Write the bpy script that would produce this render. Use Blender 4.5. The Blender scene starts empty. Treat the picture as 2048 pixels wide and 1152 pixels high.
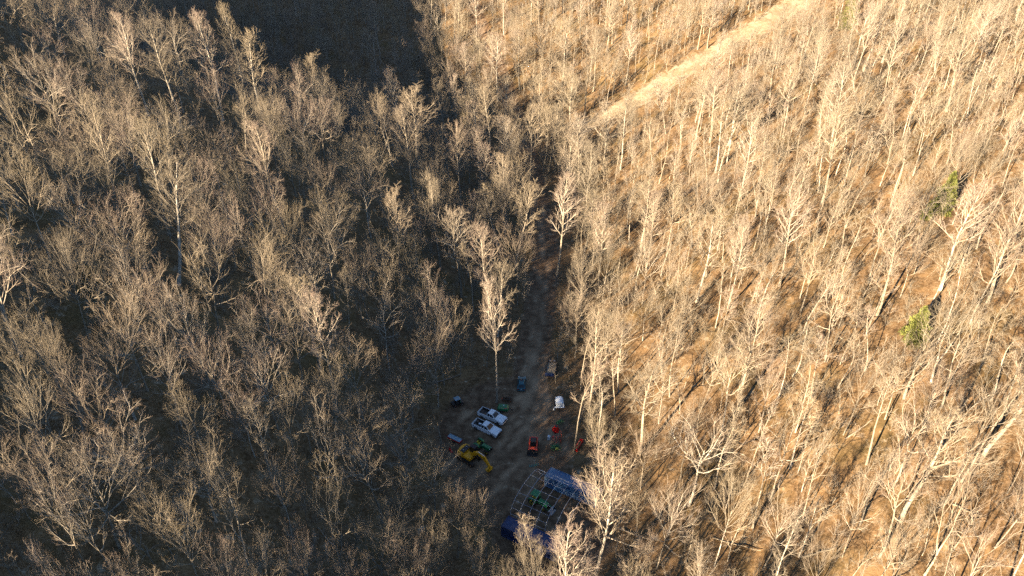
import bpy, bmesh, math, random
import numpy as np
from mathutils import Vector, Matrix

S = bpy.context.scene
R = math.radians
# ------------------------------------------------------------------ camera, sky, sun, exposure
CAM_H, CAM_PITCH = 95.0, 32.0
cam_d = bpy.data.cameras.new("camera"); cam = bpy.data.objects.new("camera", cam_d); S.collection.objects.link(cam)
cam.location = (0, 0, CAM_H); cam.rotation_euler = (R(90-CAM_PITCH), 0, 0)
cam_d.lens = 24; cam_d.sensor_width = 36; cam_d.clip_start = 1; cam_d.clip_end = 8000
S.camera = cam
SUN_EL, SHADOW_AZ = 18.0, 42.0                      # shadows run towards +X +Y
W = bpy.data.worlds.new("World"); S.world = W; W.use_nodes = True
wn = W.node_tree.nodes; bg = wn["Background"]
sky = wn.new("ShaderNodeTexSky"); sky.sky_type = 'NISHITA'; sky.sun_disc = False
sky.air_density = 0.75; sky.dust_density = 0.1; sky.ozone_density = 1.5
sky.sun_elevation = R(SUN_EL); sky.sun_rotation = R(SHADOW_AZ+180)
W.node_tree.links.new(sky.outputs[0], bg.inputs[0]); bg.inputs[1].default_value = 0.05
sl = bpy.data.lights.new("sun", 'SUN'); sl.energy = 5.0; sl.angle = R(0.5); sl.color = (1.0, 0.825, 0.58)
sun = bpy.data.objects.new("sun", sl); S.collection.objects.link(sun)
to_sun = Vector((-math.sin(R(SHADOW_AZ))*math.cos(R(SUN_EL)), -math.cos(R(SHADOW_AZ))*math.cos(R(SUN_EL)), math.sin(R(SUN_EL))))
sun.rotation_euler = to_sun.to_track_quat('Z', 'Y').to_euler(); sun.location = to_sun*300
S.view_settings.view_transform = 'Standard'; S.view_settings.look = 'None'
S.view_settings.exposure = 2.4; S.view_settings.gamma = 1
S.render.engine = 'CYCLES'
S.cycles.use_denoising = False
S.cycles.max_bounces = 4; S.cycles.diffuse_bounces = 0; S.cycles.glossy_bounces = 2

rng = np.random.default_rng(11)
random.seed(7)
COL = S.collection.objects

# ------------------------------------------------------------------ helpers
def link(o, parent=None):
    COL.link(o)
    if parent is not None: o.parent = parent
    return o
def tag(o, label, cat, group=None, kind=None):
    o["label"] = label; o["category"] = cat
    if group: o["group"] = group
    if kind: o["kind"] = kind
    return o
def thing(name, label, cat, loc, rz=0, group=None, rx=0, ry=0):
    o = bpy.data.objects.new(name, None); o.empty_display_size = .3
    o.location = loc; o.rotation_euler = (rx, ry, rz)
    return tag(link(o), label, cat, group)

def nodes(name):
    m = bpy.data.materials.new(name); m.use_nodes = True
    nt = m.node_tree; b = nt.nodes["Principled BSDF"]
    return m, nt, b
def N(nt, t, **kw):
    n = nt.nodes.new(t)
    for k, v in kw.items(): setattr(n, k, v)
    return n
def mixrgb(nt, fac, a, b, mode='MIX'):
    n = nt.nodes.new("ShaderNodeMix"); n.data_type = 'RGBA'; n.blend_type = mode
    for sock, v in ((n.inputs[0], fac), (n.inputs[6], a), (n.inputs[7], b)):
        if isinstance(v, bpy.types.NodeSocket): nt.links.new(v, sock)
        elif isinstance(v, (int, float)): sock.default_value = v
        else: sock.default_value = (*v, 1)
    return n.outputs[2]
def noise(nt, scale, detail=3, vec=None, rough=.55):
    n = nt.nodes.new("ShaderNodeTexNoise"); n.inputs["Scale"].default_value = scale
    n.inputs["Detail"].default_value = detail; n.inputs["Roughness"].default_value = rough
    if vec is not None: nt.links.new(vec, n.inputs["Vector"])
    return n.outputs["Fac"]
def mrange(nt, v, a, b, c=0., d=1.):
    n = nt.nodes.new("ShaderNodeMapRange"); nt.links.new(v, n.inputs[0])
    n.inputs[1].default_value = a; n.inputs[2].default_value = b; n.inputs[3].default_value = c; n.inputs[4].default_value = d
    return n.outputs[0]
def paint(name, col, rough=.4, metal=0., dirt=.35, dirtcol=(.10, .07, .045), scale=2.5):
    m, nt, b = nodes(name)
    tc = N(nt, "ShaderNodeTexCoord")
    f = mrange(nt, noise(nt, scale, 5, tc.outputs["Object"]), .42, .72, 0, dirt)
    nt.links.new(mixrgb(nt, f, col, dirtcol), b.inputs["Base Color"])
    nt.links.new(mrange(nt, f, 0, 1, rough, .85), b.inputs["Roughness"])
    b.inputs["Metallic"].default_value = metal
    return m

M = {}
M['white'] = paint('white_paint', (.82, .84, .86), .3, dirt=.14, scale=1.3)
M['black'] = paint('black_plastic', (.012, .012, .013), .5, dirt=.25)
M['rubber'] = paint('rubber', (.016, .015, .014), .8, dirt=.5)
M['glass'] = paint('dark_glass', (.006, .009, .013), .18, dirt=.05)
M['steel'] = paint('bare_steel', (.32, .33, .34), .4, .7, dirt=.4)
M['galv'] = paint('galvanised_tube', (.40, .43, .50), .45, .3, dirt=.25)
M['green'] = paint('green_paint', (.015, .155, .055), .35, dirt=.18)
M['dgreen'] = paint('dark_green_paint', (.012, .07, .035), .4, dirt=.3)
M['yellow'] = paint('yellow_paint', (.85, .37, .008), .4, dirt=.15)
M['hubyellow'] = paint('wheel_yellow', (.60, .45, .03), .45, dirt=.3)
M['orange'] = paint('orange_red_paint', (.72, .065, .012), .35, dirt=.15)
M['red'] = paint('red_paint', (.62, .018, .012), .35, dirt=.15)
M['dred'] = paint('dull_red_paint', (.22, .015, .015), .5, dirt=.4)
M['teal'] = paint('teal_car_paint', (.018, .10, .125), .22, .3, dirt=.12)
M['tealplastic'] = paint('teal_plastic', (.03, .27, .25), .5, dirt=.2)
M['blue'] = paint('blue_container_paint', (.035, .10, .22), .4, dirt=.55, dirtcol=(.22, .27, .32), scale=.45)
M['navy'] = paint('navy_container_paint', (.012, .032, .11), .55, dirt=.35, scale=.5)
M['wood'] = paint('weathered_boards', (.27, .215, .15), .8, dirt=.5, scale=1.2)
M['bluegrey'] = paint('grey_blue_sheet', (.22, .33, .40), .4, .3, dirt=.3)
M['greytank'] = paint('white_plastic_tank', (.66, .70, .74), .35, dirt=.2)
M['lamp'] = paint('headlamp_lens', (.7, .72, .72), .1, dirt=.05)
M['tail'] = paint('red_lens', (.35, .01, .01), .15, dirt=.05)
M['chrome'] = paint('chrome', (.6, .6, .62), .15, .9, dirt=.1)
M['rust'] = paint('rusty_steel', (.20, .085, .03), .8, dirt=.5)

class MB:
    """Collects shapes and links them as one mesh object."""
    def __init__(s): s.bm = bmesh.new()
    def box(s, c, d, rz=0, ry=0, rx=0, b=.02, sx=1.0, sy=1.0):
        r = bmesh.ops.create_cube(s.bm, size=1); v = r['verts']
        for q in v:
            if q.co.z > 0: q.co.x *= sx; q.co.y *= sy
        mat = Matrix.Translation(c) @ Matrix.Rotation(rz, 4, 'Z') @ Matrix.Rotation(ry, 4, 'Y') @ Matrix.Rotation(rx, 4, 'X') @ Matrix.Diagonal((*d, 1))
        bmesh.ops.transform(s.bm, matrix=mat, verts=v)
        if b > 0:
            es = list({e for q in v for e in q.link_edges})
            bmesh.ops.bevel(s.bm, geom=es, offset=min(b, min(d)*.3), segments=1, affect='EDGES')
        return s
    def cyl(s, a, c, r0, r1=None, n=16):
        a = Vector(a); c = Vector(c); d = c-a; r1 = r0 if r1 is None else r1
        q = d.to_track_quat('Z', 'Y').to_matrix().to_4x4()
        bmesh.ops.create_cone(s.bm, cap_ends=True, segments=n, radius1=r0, radius2=r1, depth=d.length, matrix=Matrix.Translation((a+c)/2) @ q)
        return s
    def tube(s, pts, r, n=6):
        pts = [Vector(p) for p in pts]; rings = []
        for i, p in enumerate(pts):
            t = (pts[min(i+1, len(pts)-1)]-pts[max(i-1, 0)]).normalized()
            q = t.to_track_quat('Z', 'Y')
            rings.append([s.bm.verts.new(p+q @ Vector((r*math.cos(2*math.pi*k/n), r*math.sin(2*math.pi*k/n), 0))) for k in range(n)])
        for a, c in zip(rings, rings[1:]):
            for k in range(n): s.bm.faces.new((a[k], a[(k+1) % n], c[(k+1) % n], c[k]))
        s.bm.faces.new(rings[0][::-1]); s.bm.faces.new(rings[-1])
        return s
    def prism(s, prof, y0, y1, inset=0.0, top=None):
        """Profile in the x-z plane, run from y0 to y1."""
        a = [s.bm.verts.new((x, y0, z)) for x, z in prof]; c = [s.bm.verts.new((x, y1, z)) for x, z in prof]
        n = len(prof)
        for i in range(n): s.bm.faces.new((a[i], a[(i+1) % n], c[(i+1) % n], c[i]))
        f1 = s.bm.faces.new(a[::-1]); f2 = s.bm.faces.new(c)
        bmesh.ops.triangulate(s.bm, faces=[f1, f2])
        return s
    def loft(s, rings):
        rr = [[s.bm.verts.new(p) for p in ring] for ring in rings]; n = len(rr[0])
        for a, c in zip(rr, rr[1:]):
            for k in range(n): s.bm.faces.new((a[k], a[(k+1) % n], c[(k+1) % n], c[k]))
        s.bm.faces.new(rr[0][::-1]); s.bm.faces.new(rr[-1])
        return s
    def lathe(s, prof, n=20, mat=None):
        rr = [[Vector((r*math.cos(2*math.pi*k/n), r*math.sin(2*math.pi*k/n), z)) for k in range(n)] for r, z in prof]
        if mat is not None: rr = [[mat @ p for p in ring] for ring in rr]
        return s.loft(rr)
    def quad(s, pts, t=.012):
        """A thin plate on four points."""
        p = [Vector(q) for q in pts]; nrm = (p[1]-p[0]).cross(p[2]-p[0]).normalized()*t
        return s.loft([[q-nrm for q in p], [q+nrm for q in p]])
    def build(s, name, mat, parent=None, loc=None, smooth=False):
        bmesh.ops.recalc_face_normals(s.bm, faces=s.bm.faces)
        me = bpy.data.meshes.new(name); s.bm.to_mesh(me); s.bm.free(); me.materials.append(mat)
        if smooth:
            for p in me.polygons: p.use_smooth = True
        o = bpy.data.objects.new(name, me); link(o, parent)
        if loc is not None: o.location = loc
        return o

def copy_tree(o, parent=None):
    c = o.copy(); link(c, parent)
    for ch in [q for q in S.objects if q.parent == o]: copy_tree(ch, c)
    return c

# ------------------------------------------------------------------ terrain
def ss(t):
    t = np.clip(t, 0, 1); return t*t*(3-2*t)
def ramp(d, w):
    d = np.asarray(d, float)
    return np.where(d <= 0, 0, np.where(d < w, d*d/(2*w), d-w/2))
def sat(z, m): return m*(1-np.exp(-z/m))
def valley_x(y):
    y = np.asarray(y, float)
    return 3 + 4*np.exp(-((y-190)/60)**2) - 0.0009*np.maximum(0, y-235)**2
def height(x, y):
    """Terrain: a flat valley floor, a shaded hill on one side, a sunny hill on the other, a hollow and a far slope."""
    x = np.asarray(x, float); y = np.asarray(y, float)
    xc = valley_x(y)
    zr = sat(0.42*ramp(x-(xc+10), 26), 75)
    zl = 0.40*ramp((xc-17)-x, 30) + 11*ss((xc-15-x)/34); zl = zl-0.85*ramp(zl-62, 26)
    xb = -0.64*np.maximum(y, 60)-26
    zl = zl + (11+2.5*np.sin(x*.071+1)*np.sin(y*.063)+1.5*np.sin(x*.15+y*.11))*ss((xb-8-x)/24)*ss((-x-30)/30)  # bank added past the left frame edge to keep sun off the slope's floor
    yend = 198 + 0.12*np.maximum(0, -x-80)
    zl = zl*(1-ss((y-yend)/72))
    zl = zl + 48*ss((-x-0.66*y-55)/70)*ss((y-135)/60)*(1-ss((y-290)/70))  # unseen hill added out of frame so its shadow covers the far slope
    yf = 264 + 0.75*np.maximum(0, -x-30)
    zf = sat(0.42*ramp(y-yf, 60), 120)
    z = zl + np.sqrt(zr**2+zf**2)
    z = z - 7*ss((y-228)/50)*ss((-x-5)/40)*(1-ss((y-300)/60))
    open_ = np.exp(-((x-xc)/13)**4)
    n = (0.55*np.sin(x*0.11+1.3)*np.sin(y*0.083+0.4)+0.35*np.sin(x*0.23-y*0.17)+0.16*np.sin(x*0.61+0.7*np.sin(y*0.3))*np.sin(y*0.53+1))
    return z + n*(1-0.85*open_)

def hz(x, y): return float(height(x, y))

TRACK = np.array([(3.0, 84), (3.0, 100), (3.9, 115), (7.2, 146), (9.8, 170), (9.4, 192), (6.6, 238), (2.3, 283), (-3.2, 314), (-14.9, 357), (-20, 380), (-28, 420)])
STRIP = np.array([(30.0, 273.6), (46.8, 280.0), (65.0, 292.2), (100.9, 314.8), (130.8, 336.9), (146.6, 352.1), (171.3, 369.8)])
def dist_poly(x, y, P):
    x = np.asarray(x, float); y = np.asarray(y, float); best = np.full(x.shape, 1e9)
    for (ax, ay), (bx, by) in zip(P[:-1], P[1:]):
        dx, dy = bx-ax, by-ay
        t = np.clip(((x-ax)*dx+(y-ay)*dy)/(dx*dx+dy*dy), 0, 1)
        best = np.minimum(best, np.hypot(x-ax-t*dx, y-ay-t*dy))
    return best
def clearing_d(x, y):
    """Below 1 inside the cleared yard."""
    a = np.hypot((x+1.5)/14.0, (y-98)/17.5)
    b = np.hypot((x-6.5)/11.0, (y-78)/12.5)
    return np.minimum(a, b)

def axis(fine0, fine1, step, lo, hi):
    a = list(np.arange(fine0, fine1+1e-6, step)); s = step; p = a[-1]
    while p < hi: s *= 1.25; p += s; a.append(p)
    s = step; p = a[0]
    while p > lo: s *= 1.25; p -= s; a.insert(0, p)
    return np.array(a)
gx = axis(-230, 260, 1.25, -4000, 4000); gy = axis(20, 430, 1.5, -3000, 6000)
GX, GY = np.meshgrid(gx, gy)
micro = 0.07*np.sin(GX*2.1+np.sin(GY*1.7)*1.5)*np.sin(GY*1.9+.6*GX)+rng.normal(0, .035, GX.shape)
wheel = dist_poly(GX, GY, TRACK)
GZ = height(GX, GY)+micro
rut = (np.exp(-((wheel-.95)/.35)**2))*(GY > 60)
GZ -= .06*rut
soil = np.maximum(1-ss((clearing_d(GX, GY)-.80)/.35), 1-ss((wheel-2.6)/2.6))
RUTS = [[(4, 125), (3, 112), (0, 104), (-6, 96), (-13, 88)], [(4.5, 122), (4.6, 110), (2, 100), (-2, 93), (-9, 86)], [(6, 124), (6.5, 108), (5, 98), (0, 88), (-6, 80)], [(7, 118), (7, 104), (9, 95), (13, 90)], [(-10, 104), (-3, 99), (4, 97), (9, 99)]]
ruts = np.zeros_like(GX)
for P_ in RUTS:
    dd = dist_poly(GX+.5*np.sin(GY*.4), GY+.5*np.sin(GX*.5), np.array(P_, float)); ruts = np.maximum(ruts, np.exp(-((dd-.8)/.30)**2))
ruts = np.maximum(ruts, rut*.8)*(.6+.4*np.sin(GX*.9)*np.sin(GY*.7+1))
strip_w = 1-ss((dist_poly(GX, GY, STRIP)-3)/7)
ny, nx = GX.shape
verts = np.stack([GX, GY, GZ], -1).reshape(-1, 3)
idx = np.arange(nx*ny).reshape(ny, nx)
quads = np.stack([idx[:-1, :-1], idx[:-1, 1:], idx[1:, 1:], idx[1:, :-1]], -1).reshape(-1, 4)

def mesh_np(name, v, q, mat, attrs=None, smooth=True):
    me = bpy.data.meshes.new(name)
    me.vertices.add(len(v)); me.vertices.foreach_set("co", v.astype(np.float32).ravel())
    k = q.shape[1]
    me.loops.add(q.size); me.loops.foreach_set("vertex_index", q.astype(np.int32).ravel())
    me.polygons.add(len(q)); me.polygons.foreach_set("loop_start", np.arange(0, q.size, k, dtype=np.int32))
    me.polygons.foreach_set("loop_total", np.full(len(q), k, np.int32))
    if smooth: me.polygons.foreach_set("use_smooth", np.ones(len(q), bool))
    for an, av in (attrs or {}).items():
        at = me.attributes.new(an, 'FLOAT', 'POINT'); at.data.foreach_set("value", av.astype(np.float32).ravel())
    me.update(calc_edges=True)
    if mat is not None: me.materials.append(mat)
    return me

# ground material: leaf litter, worn soil where driven on, pale dry soil on the cut strip
gm, nt, b = nodes("leaf_litter_and_soil")
geo = N(nt, "ShaderNodeNewGeometry").outputs["Position"]
n1 = noise(nt, .09, 4, geo); n2 = noise(nt, .55, 5, geo, .65); n3 = noise(nt, 1.7, 5, geo, .75); n4 = noise(nt, 6, 4, geo, .75)
lit = mixrgb(nt, mrange(nt, n2, .35, .68), (.082, .044, .020), (.225, .125, .054))
lit = mixrgb(nt, mrange(nt, n3, .42, .66), lit, (.30, .195, .108))
lit = mixrgb(nt, mrange(nt, n4, .48, .64, 0, .9), lit, (.055, .042, .022))
lit = mixrgb(nt, mrange(nt, n1, .50, .68, 0, .6), lit, (.135, .095, .036))
lit = mixrgb(nt, mrange(nt, noise(nt, .21, 3, geo), .52, .68, 0, .6), lit, (.30, .18, .085))
so = mixrgb(nt, mrange(nt, n2, .38, .66), (.11, .066, .038), (.26, .165, .097))
so = mixrgb(nt, mrange(nt, n3, .45, .75, 0, .6), so, (.075, .046, .028))
rt = N(nt, "ShaderNodeAttribute", attribute_name="ruts").outputs["Fac"]
so = mixrgb(nt, mrange(nt, rt, 0, .7, 0, 1), so, (.36, .24, .145))
st = mixrgb(nt, mrange(nt, n2, .35, .7), (.32, .24, .155), (.46, .37, .26))
st = mixrgb(nt, mrange(nt, n3, .45, .7, 0, .8), st, (.20, .13, .065))
st = mixrgb(nt, mrange(nt, noise(nt, .16, 5, geo, .7), .42, .62, 0, .85), st, (.20, .145, .08))
a1 = N(nt, "ShaderNodeAttribute", attribute_name="soil").outputs["Fac"]; a2 = N(nt, "ShaderNodeAttribute", attribute_name="strip").outputs["Fac"]
def ragged(a, k=.9):
    ad = N(nt, "ShaderNodeMath", operation='MULTIPLY_ADD'); nt.links.new(n2, ad.inputs[0]); ad.inputs[1].default_value = k; ad.inputs[2].default_value = -k/2
    s2 = N(nt, "ShaderNodeMath", operation='ADD'); nt.links.new(ad.outputs[0], s2.inputs[0]); nt.links.new(a, s2.inputs[1])
    return mrange(nt, s2.outputs[0], .3, .7)
c = mixrgb(nt, ragged(a1), lit, so); c = mixrgb(nt, ragged(a2, 3.4), c, st)
nt.links.new(c, b.inputs["Base Color"]); b.inputs["Roughness"].default_value = .95; b.inputs["Specular IOR Level"].default_value = .1
bp = N(nt, "ShaderNodeBump"); bp.inputs["Strength"].default_value = .9; bp.inputs["Distance"].default_value = .12
nt.links.new(n3, bp.inputs["Height"]); nt.links.new(bp.outputs[0], b.inputs["Normal"])

# one sheet, its faces shared out to the ground, the yard, the track and the cut strip
fc = verts[quads].mean(1)
f_tr = (dist_poly(fc[:, 0], fc[:, 1], TRACK) < 3.2) & (fc[:, 1] > 116)
f_cl = (clearing_d(fc[:, 0], fc[:, 1]) < .95) & ~f_tr
f_st = (dist_poly(fc[:, 0], fc[:, 1], STRIP) < 8.5) & ~f_tr
for nm, msk, lab, cat in (("ground", ~(f_tr | f_cl | f_st), "brown leaf-littered forest floor over both hillsides", "ground"),
                          ("dirt_yard", f_cl, "bare trampled earth yard where the vehicles and machines stand", "yard"),
                          ("dirt_track", f_tr, "narrow dirt track running up the valley away from the yard", "track"),
                          ("bare_strip", f_st, "pale bare strip cut through the trees up the sunny hillside", "cleared strip")):
    q = quads[msk]; u, inv = np.unique(q, return_inverse=True)
    me = mesh_np(nm, verts[u], inv.reshape(q.shape), gm, {"soil": soil.reshape(-1)[u], "ruts": ruts.reshape(-1)[u], "strip": strip_w.reshape(-1)[u]})
    tag(link(bpy.data.objects.new(nm, me)), lab, cat, kind="structure")

# ------------------------------------------------------------------ bare trees
bark, nt, b = nodes("bark_and_twigs")
tw = N(nt, "ShaderNodeAttribute", attribute_name="twig").outputs["Fac"]
oi = N(nt, "ShaderNodeObjectInfo").outputs["Random"]
pos = N(nt, "ShaderNodeTexCoord").outputs["Object"]
ra = N(nt, "ShaderNodeValToRGB"); nt.links.new(oi, ra.inputs[0])
cr = ra.color_ramp; cr.interpolation = 'LINEAR'
cols = [(.0, (.44, .36, .27)), (.2, (.28, .23, .17)), (.4, (.52, .45, .36)), (.6, (.35, .28, .20)), (.8, (.23, .195, .15)), (1., (.45, .36, .26))]
while len(cr.elements) < len(cols): cr.elements.new(.5)
for e, (p, cc) in zip(cr.elements, cols): e.position = p; e.color = (*cc, 1)
rb = N(nt, "ShaderNodeValToRGB"); nt.links.new(oi, rb.inputs[0])
cr = rb.color_ramp
cols = [(.0, (.34, .255, .175)), (.25, (.29, .23, .15)), (.5, (.33, .235, .185)), (.75, (.25, .20, .145)), (1., (.36, .28, .18))]
while len(cr.elements) < len(cols): cr.elements.new(.5)
for e, (p, cc) in zip(cr.elements, cols): e.position = p; e.color = (*cc, 1)
tb = mixrgb(nt, mrange(nt, noise(nt, 1.4, 4, pos), .42, .66, 0, .75), ra.outputs[0], (.15, .125, .09))
nt.links.new(mixrgb(nt, tw, tb, rb.outputs[0]), b.inputs["Base Color"])
b.inputs["Roughness"].default_value = .9; b.inputs["Specular IOR Level"].default_value = .15

def perp(d):
    a = np.where(np.abs(d[:, 2:3]) < .9, np.array([[0, 0, 1.]]), np.array([[1., 0, 0]]))
    p = np.cross(d, a); return p/np.linalg.norm(p, axis=1, keepdims=True)
def grow(P, D, L, K, wander, up, g):
    """Polylines of K segments; returns (B,K+1,3) points and the direction at each point."""
    pts = [P]; dirs = [D]; d = D.copy(); p = P.copy()
    for k in range(K):
        d = d+g.normal(0, wander, d.shape); d[:, 2] += up
        d /= np.linalg.norm(d, axis=1, keepdims=True)
        p = p+d*(L/K)[:, None]; pts.append(p); dirs.append(d)
    return np.stack(pts, 1), np.stack(dirs, 1)
def tubes(pts, rad, sides):
    B, K1, _ = pts.shape
    t = np.gradient(pts, axis=1); t /= np.linalg.norm(t, axis=2, keepdims=True)+1e-9
    u = perp(t[:, 0])[:, None, :]-0*t
    u = u-(u*t).sum(2, keepdims=True)*t; u /= np.linalg.norm(u, axis=2, keepdims=True)+1e-9
    w = np.cross(t, u)
    a = np.arange(sides)*2*np.pi/sides
    v = pts[:, :, None, :]+rad[:, :, None, None]*(np.cos(a)[None, None, :, None]*u[:, :, None, :]+np.sin(a)[None, None, :, None]*w[:, :, None, :])
    i = np.arange(B*K1*sides).reshape(B, K1, sides)
    a0 = i[:, :-1]; a1 = i[:, 1:]
    q = np.stack([a0, np.roll(a0, -1, 2), np.roll(a1, -1, 2), a1], -1).reshape(-1, 4)
    return v.reshape(-1, 3), q
def kids(pts, dirs, L, rad, n, t0, t1, ang, angj, lenf, lenexp, radf, g, nj=0):
    """n children on every parent polyline, between t0 and t1 of its length."""
    B, K1, _ = pts.shape
    t = t0+(t1-t0)*((np.arange(n)+g.random((B, n)))/n)
    f = t*(K1-1); k = np.minimum(f.astype(int), K1-2); fr = (f-k)[..., None]
    bi = np.arange(B)[:, None]
    p = pts[bi, k]*(1-fr)+pts[bi, k+1]*fr; d = dirs[bi, k+1]
    r = rad[bi, k]*(1-fr[..., 0])+rad[bi, k+1]*fr[..., 0]
    az = np.arange(n)[None, :]*2.399+g.random((B, 1))*6.28+g.normal(0, .5, (B, n))
    d = d.reshape(-1, 3); u = perp(d); w = np.cross(d, u); az = az.reshape(-1, 1)
    an = (ang+g.normal(0, angj, az.shape))
    nd = np.cos(an)*d+np.sin(an)*(np.cos(az)*u+np.sin(az)*w)
    nl = (L[:, None]*lenf*(1-lenexp*t)*g.uniform(.65, 1.25, t.shape)).reshape(-1)
    nr = (r*radf).reshape(-1)
    return p.reshape(-1, 3), nd/np.linalg.norm(nd, axis=1, keepdims=True), nl, nr, t.reshape(-1)
def taper(r0, K, end): return r0[:, None]*np.linspace(1, end, K+1)[None, :]

TW = 1.0   # overall twig thickness
def make_tree(form, seed, h, width):
    """Returns (trunk verts, quads, twig) and (crown verts, quads, twig) of a leafless tree of height h."""
    g = np.random.default_rng(seed)
    cfg = dict(
        B=dict(clear=.34, th=.60, nl=14, a=(1.35, .35), l=.58, up=.035, wan=.16, nb=9, nt=6, nf=4),
        F=dict(clear=.38, th=.62, nl=13, a=(1.12, .22), l=.56, up=.035, wan=.11, nb=9, nt=6, nf=4),
        T=dict(clear=.40, th=.97, nl=24, a=(.95, .50), l=.23, up=.10, wan=.11, nb=8, nt=6, nf=4),
        V=dict(clear=.42, th=.74, nl=10, a=(1.2, .35), l=.50, up=.04, wan=.25, nb=8, nt=6, nf=4),
        P=dict(clear=.50, th=.97, nl=15, a=(.85, .45), l=.16, up=.11, wan=.13, nb=6, nt=5, nf=3),
        Y=dict(clear=.25, th=.95, nl=16, a=(.9, .5), l=.24, up=.08, wan=.15, nb=5, nt=4, nf=0),
        U=dict(clear=.04, th=.55, nl=10, a=(.9, .5), l=.75, up=.04, wan=.2, nb=5, nt=4, nf=0))[form]
    r0 = {'B': .27, 'F': .24, 'T': .27, 'V': .30, 'P': .14, 'Y': .07, 'U': .03}[form]*(h/24 if form not in 'YU' else 1)
    out = []
    # trunk, one or two leaders
    stems = 2 if (form == 'V' and seed % 2) else 1
    D = g.normal(0, .035, (1, 3)); D[:, 2] = 1; D /= np.linalg.norm(D)
    TL = np.array([h*cfg['th']])
    tp, td = grow(np.array([[0, 0, -.4]]), D, TL, 14, .045 if form != 'V' else .075, .05, g)
    tr = r0*np.concatenate([[1.45, 1.08], np.linspace(1, .22, 13)])[None, :]
    trunk = [tubes(tp, tr, 9)]
    roots = [(tp, td, TL, tr)]
    if stems == 2:
        k = 5; d2 = td[:, k]+np.array([[*g.normal(0, .38, 2), 0]]); d2 /= np.linalg.norm(d2)
        p2, dd2 = grow(tp[:, k], d2, TL*.62, 10, .06, .06, g); r2 = taper(tr[:, k]*.8, 10, .25)
        trunk.append(tubes(p2, r2, 8)); roots.append((p2, dd2, TL*.62, r2))
    crown = []
    for ri, (tp, td, TL, tr) in enumerate(roots):
        t0 = cfg['clear']/cfg['th'] if ri == 0 else .30
        n = cfg['nl'] if stems == 1 else max(6, cfg['nl']*2//3)
        P1, D1, L1, R1, tt = kids(tp, td, np.full(1, h), tr, n, t0, 1.0, 0, 0, cfg['l'], 0, .80, g)
        q = (tt-t0)/(1-t0)
        ang = cfg['a'][0]+(cfg['a'][1]-cfg['a'][0])*q+g.normal(0, .1, q.shape)
        dv = td[0, np.minimum((tt*(td.shape[1]-1)).astype(int)+1, td.shape[1]-1)]
        az = np.arange(n)*2.399+g.random()*6.28+g.normal(0, .3, n)
        hd = np.stack([np.cos(az), np.sin(az), 0*az], 1)
        D1 = np.cos(ang)[:, None]*dv+np.sin(ang)[:, None]*hd; D1 /= np.linalg.norm(D1, axis=1, keepdims=True)
        if form in 'TPY': prof = np.sin(np.pi*np.clip(.22+.78*q, 0, 1))**.7*.85+.22
        else: prof = .80+.25*q
        L1 = L1*prof*1.0
        R1 = .9*np.clip(R1, .03 if form not in 'YU' else .012, None)*(.75 if form in 'TP' else 1.05)
        # the crown is scaled sideways to its measured width at the end
        p, d = grow(P1, D1, L1, 7, cfg['wan'], cfg['up'], g); r = taper(R1, 7, .33)
        crown.append((*tubes(p, r, 6), .08))
        # extra: the leader tip behaves as a limb
        P, D, L, Rr, t = kids(p, d, L1, r, cfg['nb'], .22, 1.0, .60, .14, .50, .45, .62, g)
        Rr = 1.1*np.clip(Rr, .026 if form not in 'YU' else .010, .085)*TW
        p, d = grow(P, D, L, 5, .12, .05, g); r = taper(Rr, 5, .4); crown.append((*tubes(p, r, 4), .2))
        P, D, L, Rr, t = kids(p, d, L, r, cfg['nt'], .2, 1.0, .52, .15, .55, .4, .6, g)
        Rr = np.clip(Rr, .010, .028)*TW
        p, d = grow(P, D, L, 3, .10, .05, g); r = taper(Rr, 3, .55); crown.append((*tubes(p, r, 3), .65))
        if cfg['nf']:
            P, D, L, Rr, t = kids(p, d, L, r, cfg['nf'], .2, 1.0, .46, .16, .66, .35, .65, g)
            L = np.clip(L, .3, 1.6)
            Rr = np.clip(Rr, .0052, .0082)*(1.18 if form in 'BF' else 1)
            p, d = grow(P, D, L, 2, .08, .05, g); r = taper(Rr, 2, .6); crown.append((*tubes(p, r, 3), 1.0))
    def join(parts):
        v = []; q = []; a = []; o = 0
        for pv, pq, ta in parts: v.append(pv); q.append(pq+o); a.append(np.full(len(pv), ta)); o += len(pv)
        return np.concatenate(v), np.concatenate(q), np.concatenate(a)
    T = join([(*x, 0.) for x in trunk]); C = join(crown)
    # fit: height h, crown diameter = width (sideways squash follows height so the trunk foot stays put)
    ztop = np.percentile(C[0][:, 2], 99.7); kz = h/ztop
    ctr = np.median(C[0][:, :2], axis=0); rr = np.percentile(np.hypot(*(C[0][:, :2]-ctr).T), 82 if form in 'BF' else 90)
    kx = np.clip(width/2/rr, .6, 1.7)
    for A in (T, C):
        A[0][:, 2] *= kz
        if A is C: A[0][:, :2] = A[0][:, :2]*kx
        else: A[0][:, :2] = A[0][:, :2]*kx
    if form in 'BFV':          # twigs thin out and turn at the crown's outline, which gives it its round head
        v = C[0]; zc = .62*h; sp = 1.0 if form != 'V' else 1.15
        q = np.stack([v[:, 0]/(width/2*sp), v[:, 1]/(width/2*sp), np.where(v[:, 2] > zc, (v[:, 2]-zc)/(h-zc), (v[:, 2]-zc)/(.42*h))], 1)
        rho = np.linalg.norm(q, axis=1)+1e-6
        k = np.where(rho < .62, 1, (.62+.46*np.tanh((rho-.62)/.46))/rho)
        v[:, 0] *= k; v[:, 1] *= k; v[:, 2] = zc+(v[:, 2]-zc)*k
    return T, C

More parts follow.
